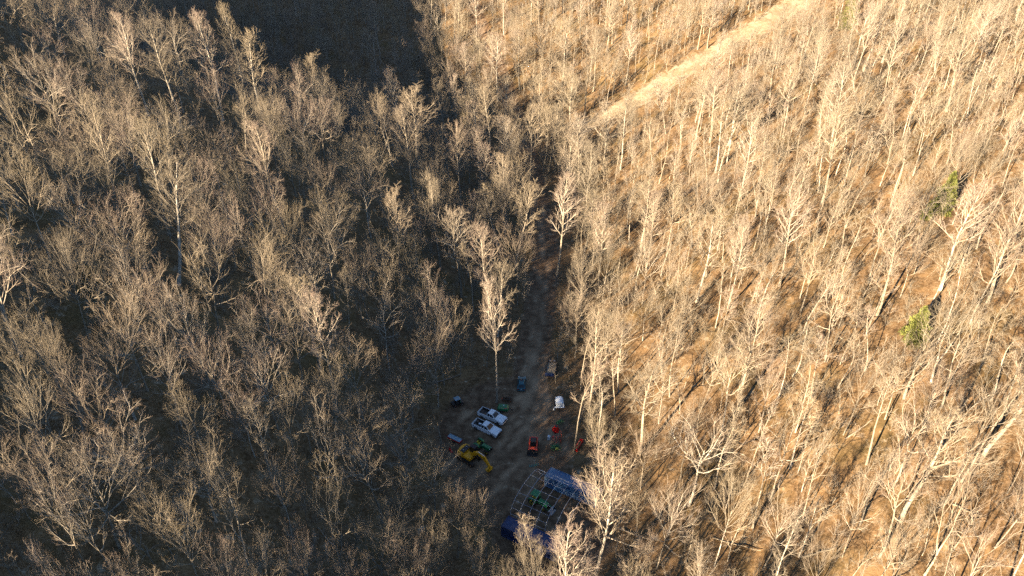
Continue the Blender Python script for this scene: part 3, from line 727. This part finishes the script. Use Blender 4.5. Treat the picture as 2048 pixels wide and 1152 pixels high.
for s in (1, -1):
    wheel(t, 1.32, s*.76, .32, .21); wheel(t, -1.30, s*.76, .32, .21)
    MB().box((2.12, s*.66, .66), (.16, .34, .13)).build("headlight", M['lamp'], t)
    MB().box((-2.17, s*.66, .78), (.08, .36, .17)).build("taillight", M['tail'], t)
    MB().box((.78, s*.98, .98), (.1, .2, .13)).build("mirror", M['teal'], t)
MB().box((-2.24, 0, .50), (.12, 1.64, .22)).build("bumper", M['teal'], t)
MB().box((-2.22, 0, .72), (.03, .42, .13), b=.004).build("number_plate", M['greytank'], t)

# flatbed trailer with two loose tyres on its nose
fb = (8.55, 117.6)
t = thing("flatbed_trailer", "dark flatbed trailer with a weathered board deck at the track's edge", "trailer", (*fb, hz(*fb)), R(81))
d = MB()
for k in range(9): d.box((-.15, -.80+k*.20, .80), (4.1, .185, .05), b=.006)
d.build("deck", M['wood'], t)
f = MB()
for s in (1, -1): f.box((-.15, s*1.0, .88), (4.3, .12, .34), b=.02)
f.box((-.15, 0, .70), (4.2, 1.86, .12), b=.02).box((2.42, 0, .74), (.95, 1.9, .16), b=.02)
f.tube([(2.8, .7, .6), (4.1, 0, .55)], .06).tube([(2.8, -.7, .6), (4.1, 0, .55)], .06)
f.build("frame", M['black'], t)
MB().box((-2.26, 0, .76), (.10, 2.1, .72), b=.02).build("tailgate", M['navy'], t)
for s in (1, -1):
    wheel(t, -.6, s*1.17, .36, .22); wheel(t, .2, s*1.17, .36, .22)
    MB().box((-.2, s*1.18, .78), (1.9, .28, .05), b=.02).build("mudguard", M['black'], t)
for s, lab in ((1, "black tyre lying on the flatbed trailer's nose, the one over the track side"), (-1, "black tyre lying on the flatbed trailer's nose, the one by the trees")):
    q = Matrix.Rotation(R(81), 4, 'Z') @ Vector((2.44, s*.48, 0))
    o = thing("spare_tyre", lab, "tyre", (fb[0]+q.x, fb[1]+q.y, hz(*fb)+.82), 0, "tyres on the flatbed trailer")
    MB().lathe([(.26, 0), (.38, 0), (.44, .05), (.44, .17), (.38, .22), (.26, .22), (.24, .11), (.26, 0)], 20).build("tyre", M['rubber'], o)
    MB().lathe([(.27, .04), (.27, .18), (.15, .14), (.10, .10), (.02, .10)], 16).build("rim", M['steel'], o)

# small white box trailer
wb = (9.75, 106.4)
t = thing("box_trailer", "small white box trailer with a curved top beside the sunny tree line", "trailer", (*wb, hz(*wb)), R(92))
pr = [(.75*math.cos(a)*1.12, 1.05+.55*math.sin(a)) for a in np.linspace(0, math.pi, 9)]
bx = MB(); rings = [[(x, y, z) for y, z in [(-.84, .5)]+[(p_[0], p_[1]) for p_ in pr[::-1]]+[(.84, .5)]] for x in (-1.0, 1.0)]
bx.loft(rings).build("body", M['white'], t)
MB().box((-1.15, .12, .50), (.22, 2.05, .24), b=.03).build("bumper", M['white'], t)
MB().box((-1.02, 0, .98), (.03, 1.1, .72), b=.01).build("door", M['greytank'], t)
MB().tube([(1.0, .5, .45), (2.1, 0, .42)], .05).tube([(1.0, -.5, .45), (2.1, 0, .42)], .05).box((0, 0, .44), (2.0, 1.5, .12)).build("frame", M['black'], t)
for s in (1, -1): wheel(t, -.1, s*.98, .33, .2)
o = thing("bucket", "small white bucket on the earth in front of the white box trailer", "bucket", (8.55, 104.9, hz(8.55, 104.9)))
MB().lathe([(.02, 0), (.17, 0), (.21, .5), (.19, .5), (.15, .06), (.02, .06)], 16).build("pail", M['white'], o)
MB().tube([(-.2, 0, .47), (-.1, .05, .60), (.1, .05, .60), (.2, 0, .47)], .015).build("handle", M['steel'], o)

# green box trailer by the lone tree
gb = (-1.75, 104.9)
t = thing("box_trailer", "low green rounded box trailer with a black hitch below the lone tall tree", "trailer", (*gb, hz(*gb)), R(-9))
rings = []
for x, sy, zt in ((-1.15, .62, 1.0), (-.95, .78, 1.18), (.85, .78, 1.18), (1.1, .6, .98)):
    rings.append([(x, -sy, .42), (x, -sy, zt-.22), (x, -sy*.7, zt), (x, sy*.7, zt), (x, sy, zt-.22), (x, sy, .42)])
MB().loft(rings).build("body", M['green'], t)
MB().lathe([(.02, 0), (.13, 0), (.12, .05), (.02, .07)], 14, Matrix.Translation((.05, .15, 1.17))).build("roof_vent", M['white'], t)
MB().box((.55, -.62, 1.07), (.5, .10, .14), rx=.6).build("marker", M['red'], t)
MB().box((-.3, -.66, 1.05), (.9, .05, .05), rx=.6).build("trim", M['hubyellow'], t)
MB().tube([(1.05, .4, .42), (1.95, 0, .40)], .05).tube([(1.05, -.4, .42), (1.95, 0, .40)], .05).box((1.98, 0, .42), (.2, .12, .14)).tube([(1.75, 0, .1), (1.75, 0, .75)], .04).build("hitch", M['black'], t)
for s in (1, -1): wheel(t, -.2, s*.86, .30, .18)

# dark disc harrow, little covered cart
h = (-1.0, 107.9)
t = thing("disc_harrow", "black disc harrow on the ground behind the green box trailer", "farm implement", (*h, hz(*h)), R(-12))
MB().box((0, .35, .52), (2.0, .09, .09)).box((0, -.35, .52), (2.0, .09, .09)).box((-.5, 0, .55), (.09, .9, .09)).box((.5, 0, .55), (.09, .9, .09)).tube([(-.3, 0, .55), (0, 0, 1.0), (.3, 0, .55)], .04).build("frame", M['black'], t)
for s in (1, -1):
    g_ = MB().cyl((-1, s*.35, .27), (1, s*.35, .27), .03, n=8)
    for k in range(8): g_.cyl((-.95+k*.27, s*.35, .27), (-.935+k*.27, s*.35, .27), .26, .24, 14)
    g_.build("disc_gang", M['rust'], t)
MB().box((-1.1, -.2, .5), (.16, .16, .14)).build("marker", M['orange'], t)

u = (-11.3, 106.9)
t = thing("utility_cart", "small dark utility cart with a pale teal roof alone at the yard's edge", "cart", (*u, hz(*u)), R(28))
MB().prism([(-1.2, .35), (1.15, .35), (1.25, .62), (.65, .85), (.35, .55), (-.35, .55), (-.4, .85), (-1.2, .85)], -.62, .62).build("body", M['black'], t)
MB().box((0, 0, 1.78), (1.25, 1.22, .07), b=.03, sx=.9, sy=.9).build("roof", M['bluegrey'], t)
f = MB()
for sx in (.55, -.52):
    for sy in (.52, -.52): f.tube([(sx*1.25, sy*1.1, .7), (sx, sy, 1.76)], .03)
f.build("roll_cage", M['black'], t)
MB().box((-.1, 0, .72), (.45, 1.0, .14)).box((-.36, 0, 1.0), (.12, 1.0, .5)).build("seat", M['black'], t)
MB().quad([(.62, -.5, .86), (.62, .5, .86), (.54, .47, 1.7), (.54, -.47, 1.7)], .01).build("windshield", M['tealplastic'], t)
for s in (1, -1): wheel(t, .8, s*.62, .3, .24); wheel(t, -.8, s*.62, .3, .24)

# compact track loader
sk = (4.05, 94.3)
t = thing("track_loader", "orange red compact track loader with a black cab roof and bucket", "loader", (*sk, hz(*sk)), R(-97))
MB().prism([(-1.45, .45), (1.0, .45), (1.15, .75), (.85, 1.0), (-.5, 1.25), (-1.45, 1.35)], -.58, .58).build("body", M['orange'], t)
for s in (1, -1):
    pr = [(1.05*(1 if math.cos(a) > 0 else -1)+.33*math.cos(a), .33+.33*math.sin(a)) for a in np.linspace(0, 2*math.pi, 16, endpoint=False)]
    MB().prism(pr, s*.78-.17, s*.78+.17).build("track", M['rubber'], t)
    MB().prism([(-1.5, 1.25), (-1.35, 1.62), (-.6, 1.66), (.9, 1.28), (1.45, .62), (1.5, .36), (1.3, .36), (.75, 1.0), (-.6, 1.38), (-1.2, 1.2)], s*.72-.09, s*.72+.09).build("lift_arm", M['orange'], t)
    MB().cyl((-.9, s*.72, .95), (.35, s*.72, 1.22), .05, n=8).build("lift_cylinder", M['steel'], t)
gr = greenhouse((-.75, .62), (-.62, .42), 1.05, 2.02, .52, .46)
cb = MB().loft(gr).build("cab", M['black'], t)
MB().box((-.12, 0, 2.06), (1.18, 1.0, .09), b=.04).build("cab_roof", M['black'], cb)
MB().quad(face_panel((gr[0][1], gr[0][2], gr[1][2], gr[1][1]), .1, .9, .05, .9), .012).build("windshield", M['glass'], cb)
MB().box((-1.3, 0, 1.42), (.42, 1.2, .22), b=.05).build("engine_cover", M['red'], t)
MB().prism([(1.4, .08), (2.25, .08), (2.25, .13), (1.62, .16), (1.48, .62), (1.55, .80), (1.42, .80), (1.34, .5)], -.95, .95).box((1.7, .95, .3), (.75, .04, .38), b=.01).box((1.7, -.95, .3), (.75, .04, .38), b=.01).build("bucket", M['black'], t)

# red spreader, red rack, white drum, green implements
sp = (8.55, 98.7)
t = thing("spreader", "bright red cone spreader standing on its frame beside a green implement", "spreader", (*sp, hz(*sp)), R(20))
mt = Matrix.Translation((0, 0, .55)) @ Matrix.Rotation(R(12), 4, 'X')
MB().lathe([(.30, 1.25), (.34, 1.22), (.62, .30), (.74, .05), (.70, 0), (.02, 0)], 22, mt).build("hopper", M['red'], t, smooth=False)
MB().lathe([(.02, 1.24), (.29, 1.24), (.29, 1.28), (.02, 1.3)], 16, mt).build("lid", M['black'], t)
f = MB()
for a in range(4): f.tube([(.55*math.cos(a*1.57+.7), .55*math.sin(a*1.57+.7), 0), (.5*math.cos(a*1.57+.7), .5*math.sin(a*1.57+.7), .6)], .035)
f.box((0, 0, .1), (1.0, 1.0, .06)).build("frame", M['dred'], t)

rk = (8.55, 96.2)
t = thing("tube_rack", "dull red tubular rack with a tall bent pole below the red spreader", "rack", (*rk, hz(*rk)), R(4))
f = MB()
for x in (-.75, 0, .75):
    for y in (-.55, .55): f.tube([(x, y, 0), (x, y, 1.0)], .035)
for y in (-.55, .55):
    for z in (.25, .62, 1.0): f.tube([(-.8, y, z), (.8, y, z)], .03)
for x in (-.75, 0, .75): f.tube([(x, -.55, 1.0), (x, .55, 1.0)], .03)
f.build("frame", M['dred'], t)
MB().tube([(.85, -.6, 0), (.86, -.55, 1.4), (.84, -.2, 2.3), (.8, .2, 2.5)], .035).build("pole", M['orange'], t)
MB().box((-.6, .1, 1.08), (.34, .26, .16)).build("gearbox", M['red'], t)

dr = (7.15, 96.7)
t = thing("plastic_drum", "white plastic drum with a dark band between the track loader and the red rack", "drum", (*dr, hz(*dr)))
MB().lathe([(.02, 0), (.27, 0), (.30, .06), (.30, .38), (.285, .41), (.285, .46), (.30, .49), (.30, .82), (.26, .88), (.02, .88)], 18).build("body", M['greytank'], t)
MB().lathe([(.302, .40), (.302, .47), (.287, .47), (.287, .40), (.302, .40)], 18).build("band", M['black'], t)
MB().cyl((.12, 0, .87), (.12, 0, .94), .06, n=10).build("cap", M['black'], t)

def tine_implement(name, loc, rz, label, hopper, n, arms, seed):
    t = thing(name, label, "farm implement", (*loc, hz(*loc)), rz, "green farm implements by the spreader")
    g = random.Random(seed)
    f = MB().box((0, 0, .55), (1.9, .12, .12)).box((0, .5, .55), (1.5, .10, .10)).box((-.45, .25, .56), (.1, .6, .1)).box((.45, .25, .56), (.1, .6, .1)).tube([(-.35, 0, .55), (0, 0, 1.15), (.35, 0, .55)], .05)
    f.build("frame", M['green'], t)
    for k in range(n):
        x = -.9+1.8*k/(n-1); y = (0, .5)[k % 2]
        MB().tube([(x, y, .55), (x+g.uniform(-.05, .05), y-.22, .42), (x+g.uniform(-.1, .1), y-.25-g.uniform(.1, .3), .03)], .028, 5).build("tine", M['green'], t)
    for k in range(arms):
        a = 6.28*k/arms+g.uniform(-.3, .3); l = g.uniform(.7, 1.3)
        MB().tube([(0, .2, .65), (math.cos(a)*l*.5, .2+math.sin(a)*l*.5, .95), (math.cos(a)*l, .2+math.sin(a)*l, .45)], .04, 5).build("arm", M['green'], t)
    if hopper: MB().box((.1, -.55, .72), (.48, .34, .34), b=.04, sx=1.15, sy=1.15).build("hopper", M['hubyellow'], t)
tine_implement("tine_harrow", (8.35, 94.0), R(5), "dark green tined implement with a small yellow hopper right of the track loader", True, 11, 9, 3)
tine_implement("hay_rake", (9.45, 100.7), R(35), "green implement with spread arms between the red spreader and white box trailer", False, 7, 6, 5)

# red box blade, red utility trailer, red hitch
t = thing("blade_implement", "red blade implement lying at the sunny wood's edge behind thin trunks", "farm implement", (13.0, 94.6, hz(13, 94.6)), R(62))
MB().prism([(-1.5, .05), (1.5, .05), (1.5, .62), (-1.5, .62)], -.04, .04).box((1.5, .3, .34), (.05, .8, .6)).box((-1.5, .3, .34), (.05, .8, .6)).build("blade", M['red'], t)
MB().box((0, .55, .6), (2.9, .12, .12)).tube([(-.4, .5, .6), (0, .3, 1.25), (.4, .5, .6)], .05).build("frame", M['red'], t)

ut = (-11.05, 96.3)
t = thing("utility_trailer", "narrow red utility trailer with a pale blue grey sheet bed", "trailer", (*ut, hz(*ut)), R(-33))
MB().box((0, .05, .78), (2.9, .95, .05), b=.01).tube([(-1.45, -.42, .81), (1.45, -.42, .81)], .03).tube([(-1.45, .52, .81), (1.45, .52, .81)], .03).build("bed", M['bluegrey'], t)
MB().box((0, -.46, .58), (2.9, .06, .30)).box((0, .56, .58), (2.9, .06, .30)).box((1.44, .05, .58), (.06, 1.0, .30)).box((-1.44, .05, .58), (.06, 1.0, .30)).build("side_boards", M['red'], t)
MB().tube([(-1.4, .05, .45), (-2.4, .05, .42)], .05).box((0, .05, .45), (2.6, .7, .08)).build("frame", M['dred'], t)
for s in (1, -1): wheel(t, .1, .05+s*.62, .28, .16)

t = thing("quick_hitch", "small bright red three point hitch frame standing beside the excavator", "farm implement", (-11.75, 93.3, hz(-11.75, 93.3)), R(-60))
MB().tube([(-.4, 0, 0), (-.38, 0, .5), (0, 0, 1.15), (.38, 0, .5), (.4, 0, 0)], .07).box((0, 0, .45), (.85, .12, .14)).build("frame", M['red'], t)
MB().box((0, .2, .12), (.9, .4, .1)).tube([(.2, .3, .1), (.15, .05, .8)], .04).build("foot", M['red'], t)

# teal rack lying on the ground
t = thing("gate_panel", "short teal rail panel with open rungs lying between the loader and hoop frame", "panel", (4.05, 89.9, hz(4.05, 89.9)+.03), R(14))
f = MB().tube([(-.9, -.28, .06), (-.3, -.25, .10), (.9, -.2, .06)], .03, 5)
for k in range(6): f.tube([(-.85+k*.34, -.26, .08), (-.82+k*.34, .30, .10)], .045, 5)
f.build("rails", M['tealplastic'], t)

# tractors
def tractor(loc, rz, label, canopy, loader):
    t = thing("tractor", label, "tractor", (*loc, hz(*loc)), rz, "green farm tractors")
    MB().prism([(.25, .75), (1.95, .72), (2.02, .95), (1.95, 1.32), (.25, 1.46)], -.36, .36).build("hood", M['green'], t)
    MB().box((2.03, 0, 1.0), (.05, .52, .46)).build("grille", M['black'], t)
    MB().box((.3, 0, .72), (2.6, .46, .34)).box((-.85, 0, .8), (.5, .9, .4)).box((1.55, 0, .5), (.18, 1.2, .16)).build("chassis", M['dgreen'], t)
    for s in (1, -1):
        wheel(t, -.75, s*.80, .78, .44, M['hubyellow'], .58); wheel(t, 1.55, s*.70, .47, .28, M['hubyellow'], .58)
        MB().prism([(-1.55, 1.1)]+[(-.75+.86*math.cos(a), .78+.86*math.sin(a)) for a in np.linspace(2.6, .35, 8)]+[(.05, 1.05), (-.2, 1.25), (-.75, 1.52), (-1.3, 1.3)], s*.78-.2, s*.78+.2).build("fender", M['green'], t)
        MB().box((2.0, s*.26, 1.2), (.08, .16, .12)).build("headlight", M['lamp'], t)
    MB().box((-.65, 0, 1.12), (.5, .52, .14)).box((-.92, 0, 1.4), (.12, .52, .5)).build("seat", M['hubyellow'], t)
    MB().tube([(.2, 0, 1.3), (-.1, 0, 1.55)], .03).lathe([(.17, 0), (.2, .0), (.2, .03), (.17, .03), (.17, 0)], 14, Matrix.Translation((-.1, 0, 1.55)) @ Matrix.Rotation(-.6, 4, 'Y')).build("steering_wheel", M['black'], t)
    MB().tube([(1.0, .2, 1.4), (1.0, .2, 2.05)], .04).build("exhaust", M['black'], t)
    f = MB()
    for s in (1, -1): f.tube([(-1.15, s*.55, .9), (-1.2, s*.55, 2.35)], .045)
    f.tube([(-1.2, -.55, 2.35), (-1.2, .55, 2.35)], .045)
    if canopy:
        for s in (1, -1): f.tube([(.1, s*.5, 1.3), (-.0, s*.55, 2.4)], .03)
    f.build("roll_bar", M['black'], t)
    if canopy: MB().box((-.55, 0, 2.46), (1.5, 1.45, .12), b=.05, sx=.94, sy=.94).build("canopy", M['green'], t)
    if loader:
        for s in (1, -1): MB().tube([(.35, s*.52, 1.15), (1.3, s*.52, 1.25), (2.6, s*.52, .45)], .07).build("loader_arm", M['green'], t)
        MB().prism([(2.6, .08), (3.3, .1), (3.3, .14), (2.78, .2), (2.7, .62), (2.82, .72), (2.6, .74), (2.52, .4)], -.82, .82).build("bucket", M['steel'], t)
    return t
tractor((4.55, 80.9), R(-37), "green tractor with canopy and grey loader bucket under the hoop frame", True, True)
tractor((-5.75, 93.9), R(-33), "open dark green tractor with yellow wheels beside the yellow excavator", False, False)

# excavator
ex = (-7.95, 91.3)
t = thing("excavator", "yellow tracked excavator with its boom folded low toward the hoop frame", "excavator", (*ex, hz(*ex)), R(-37))
for s in (1, -1):
    pr = [(1.55*(1 if math.cos(a) > 0 else -1)+.42*math.cos(a), .42+.42*math.sin(a)) for a in np.linspace(0, 2*math.pi, 18, endpoint=False)]
    tk = MB().prism(pr, s*1.12-.27, s*1.12+.27).build("track", M['rubber'], t)
    rl = MB()
    for k in range(5): rl.cyl((-1.4+k*.7, s*1.12-.29, .36), (-1.4+k*.7, s*1.12+.29, .36), .22, n=12)
    rl.build("roller", M['rust'], tk)
MB().box((0, 0, .62), (1.9, 1.8, .4)).cyl((0, 0, .8), (0, 0, 1.05), .7, n=20).build("undercarriage", M['black'], t)
hs = MB().box((-.35, 0, 1.38), (3.0, 2.5, .70), b=.06).box((-1.15, 0, 1.9), (1.35, 2.4, .40), b=.08).build("house", M['yellow'], t)
MB().lathe([(.02, 1.0), (1.28, 1.0), (1.36, 1.15), (1.36, 1.95), (1.24, 2.08), (.02, 2.08)], 20, Matrix.Translation((-1.35, 0, 0)) @ Matrix.Diagonal((.55, .95, 1, 1))).build("counterweight", M['yellow'], t)
MB().box((-.95, 0, 2.13), (1.0, 2.0, .10), b=.03).build("engine_cover", M['black'], t)
for y in (-.55, .45): MB().cyl((-.95, y, 2.16), (-.95, y, 2.34), .08, n=10).build("exhaust", M['chrome'], t)
cb = MB().loft(greenhouse((-.35, 1.15), (-.25, .85), 1.72, 2.95, .48, .42)).build("cab", M['black'], t)
cb.location = (0.15, .78, 0)
MB().box((.3, 0, 2.98), (1.2, .9, .08), b=.04).build("cab_roof", M['black'], cb)
gr = greenhouse((-.35, 1.15), (-.25, .85), 1.72, 2.95, .48, .42)
MB().quad(face_panel((gr[0][1], gr[0][2], gr[1][2], gr[1][1]), .08, .92, .06, .94), .012).build("windshield", M['glass'], cb)
for f in ((gr[0][0], gr[0][1], gr[1][1], gr[1][0]), (gr[0][2], gr[0][3], gr[1][3], gr[1][2])): MB().quad(face_panel(f, .1, .9, .35, .92), .012).build("side_window", M['glass'], cb)
bm_ = MB().prism([(.7, 1.45), (.6, 1.9), (1.05, 2.5), (1.75, 3.0), (2.4, 3.12), (3.65, 2.75), (3.75, 2.45), (3.5, 2.35), (2.35, 2.6), (1.8, 2.45), (1.3, 2.0), (1.0, 1.5)], -.24, .24).build("boom", M['yellow'], t)
MB().cyl((1.1, .33, 1.5), (2.2, .33, 2.45), .075, n=8).cyl((1.1, -.33, 1.5), (2.2, -.33, 2.45), .075, n=8).build("boom_cylinder", M['black'], t)
MB().prism([(3.4, 2.85), (3.75, 2.9), (4.95, 1.15), (5.05, .8), (4.8, .75), (4.6, 1.05), (3.35, 2.3)], -.18, .18).build("stick", M['yellow'], t)
MB().cyl((2.2, 0, 3.22), (3.65, 0, 2.98), .07, n=8).build("stick_cylinder", M['chrome'], t)
MB().prism([(5.05, .95), (5.25, .55), (5.05, .12), (4.55, .02), (4.1, .2), (4.25, .28), (4.6, .35), (4.75, .8)], -.48, .48).build("bucket", M['yellow'], t)
MB().tube([(1.0, -1.2, 1.75), (1.0, -1.2, 2.15), (-.3, -1.2, 2.15), (-.3, -1.2, 1.75)], .03).build("handrail", M['yellow'], t)

# ------------------------------------------------------------------ two blue containers carrying a bare hoop frame
CA = math.atan2(-5, 8.7)
def container(c0, L, mat, label, seed):
    t = thing("shipping_container", label, "shipping container", (*c0, hz(*c0)), CA, "blue containers carrying the hoop frame")
    n = int(L/.28); xs = np.linspace(-L/2+.06, L/2-.06, n*2)
    zz = [0 if (k//1) % 2 == 0 else 1 for k in range(n*2)]
    b_ = MB()
    for s in (1, -1):
        pts_ = []
        for k, x in enumerate(xs): pts_.append((x, s*(1.20-.035*((k % 4) in (1, 2)))))
        lo = [b_.bm.verts.new((x, y, .16)) for x, y in pts_]; hi = [b_.bm.verts.new((x, y, 2.48)) for x, y in pts_]
        for k in range(len(pts_)-1): b_.bm.faces.new((lo[k], lo[k+1], hi[k+1], hi[k]))
    b_.build("side_wall", mat, t)
    r_ = MB()
    ys = [(x, 2.54-.03*((k % 4) in (1, 2))) for k, x in enumerate(xs)]
    a = [r_.bm.verts.new((x, -1.16, z)) for x, z in ys]; c = [r_.bm.verts.new((x, 1.16, z)) for x, z in ys]
    for k in range(len(ys)-1): r_.bm.faces.new((a[k], a[k+1], c[k+1], c[k]))
    r_.build("roof", mat, t)
    f = MB()
    for s in (1, -1):
        for z in (.1, 2.53): f.box((0, s*1.18, z), (L, .09, .13), b=.01)
        for x in (-L/2+.05, L/2-.05): f.box((x, s*1.17, 1.3), (.12, .11, 2.4), b=.01)
    for x in (-L/2+.05, L/2-.05):
        for z in (.1, 2.53): f.box((x, 0, z), (.11, 2.28, .13), b=.01)
    f.box((0, 0, .14), (L-.2, 2.2, .06), b=0)
    f.build("frame", mat, t)
    for s in (1, -1):
        dd = MB().box((L/2-.03, s*.57, 1.3), (.06, 1.1, 2.3), b=.01).build("door", mat, t)
        MB().tube([(L/2+.03, s*.3, .3), (L/2+.03, s*.3, 2.4)], .022).build("lock_bar", M['galv'], dd)
    MB().box((-L/2+.04, 0, 1.3), (.05, 2.25, 2.3), b=.01).build("end_wall", mat, t)
    return t
dirx = Vector((math.cos(CA), math.sin(CA), 0)); diry = Vector((-math.sin(CA), math.cos(CA), 0))
container((3.24, 72.74), 10.2, M['navy'], "dark blue container under the near feet of the hoop frame", 1)
container((10.8, 83.4), 10.2, M['blue'], "bright blue container on the far side of the hoop frame", 2)
z0 = hz(3.2, 76)+2.6
base = Vector((-.5, 76.3, 0))+dirx*.25
hf = thing("hoop_frame", "bare galvanised hoop frame of seven arches spanning two blue containers", "hoop frame", (base.x, base.y, z0), CA)
SPAN, RISE = 10.5, 3.3
def ap(s): # point along the arch, s from 0 to 1
    a = math.pi*s
    x = SPAN/2*(1-math.copysign(abs(math.cos(a))**.85, math.cos(a)))
    return x, RISE*math.sin(a)**.8 if 0 < s < 1 else 0
for k in range(7):
    x = k*1.62
    MB().tube([(x, *ap(i/24)) for i in range(25)], .032, 6).build("arch", M['galv'], hf)
for i, s in enumerate((.035, .14, .25, .36, .47, .58, .69, .80, .90)):
    y, z = ap(s); x1 = 6*1.62 if i == 0 else 4*1.62
    MB().tube([(0, y, z+.07), (x1, y, z+.07)], .024, 5).build("purlin", M['galv'], hf)
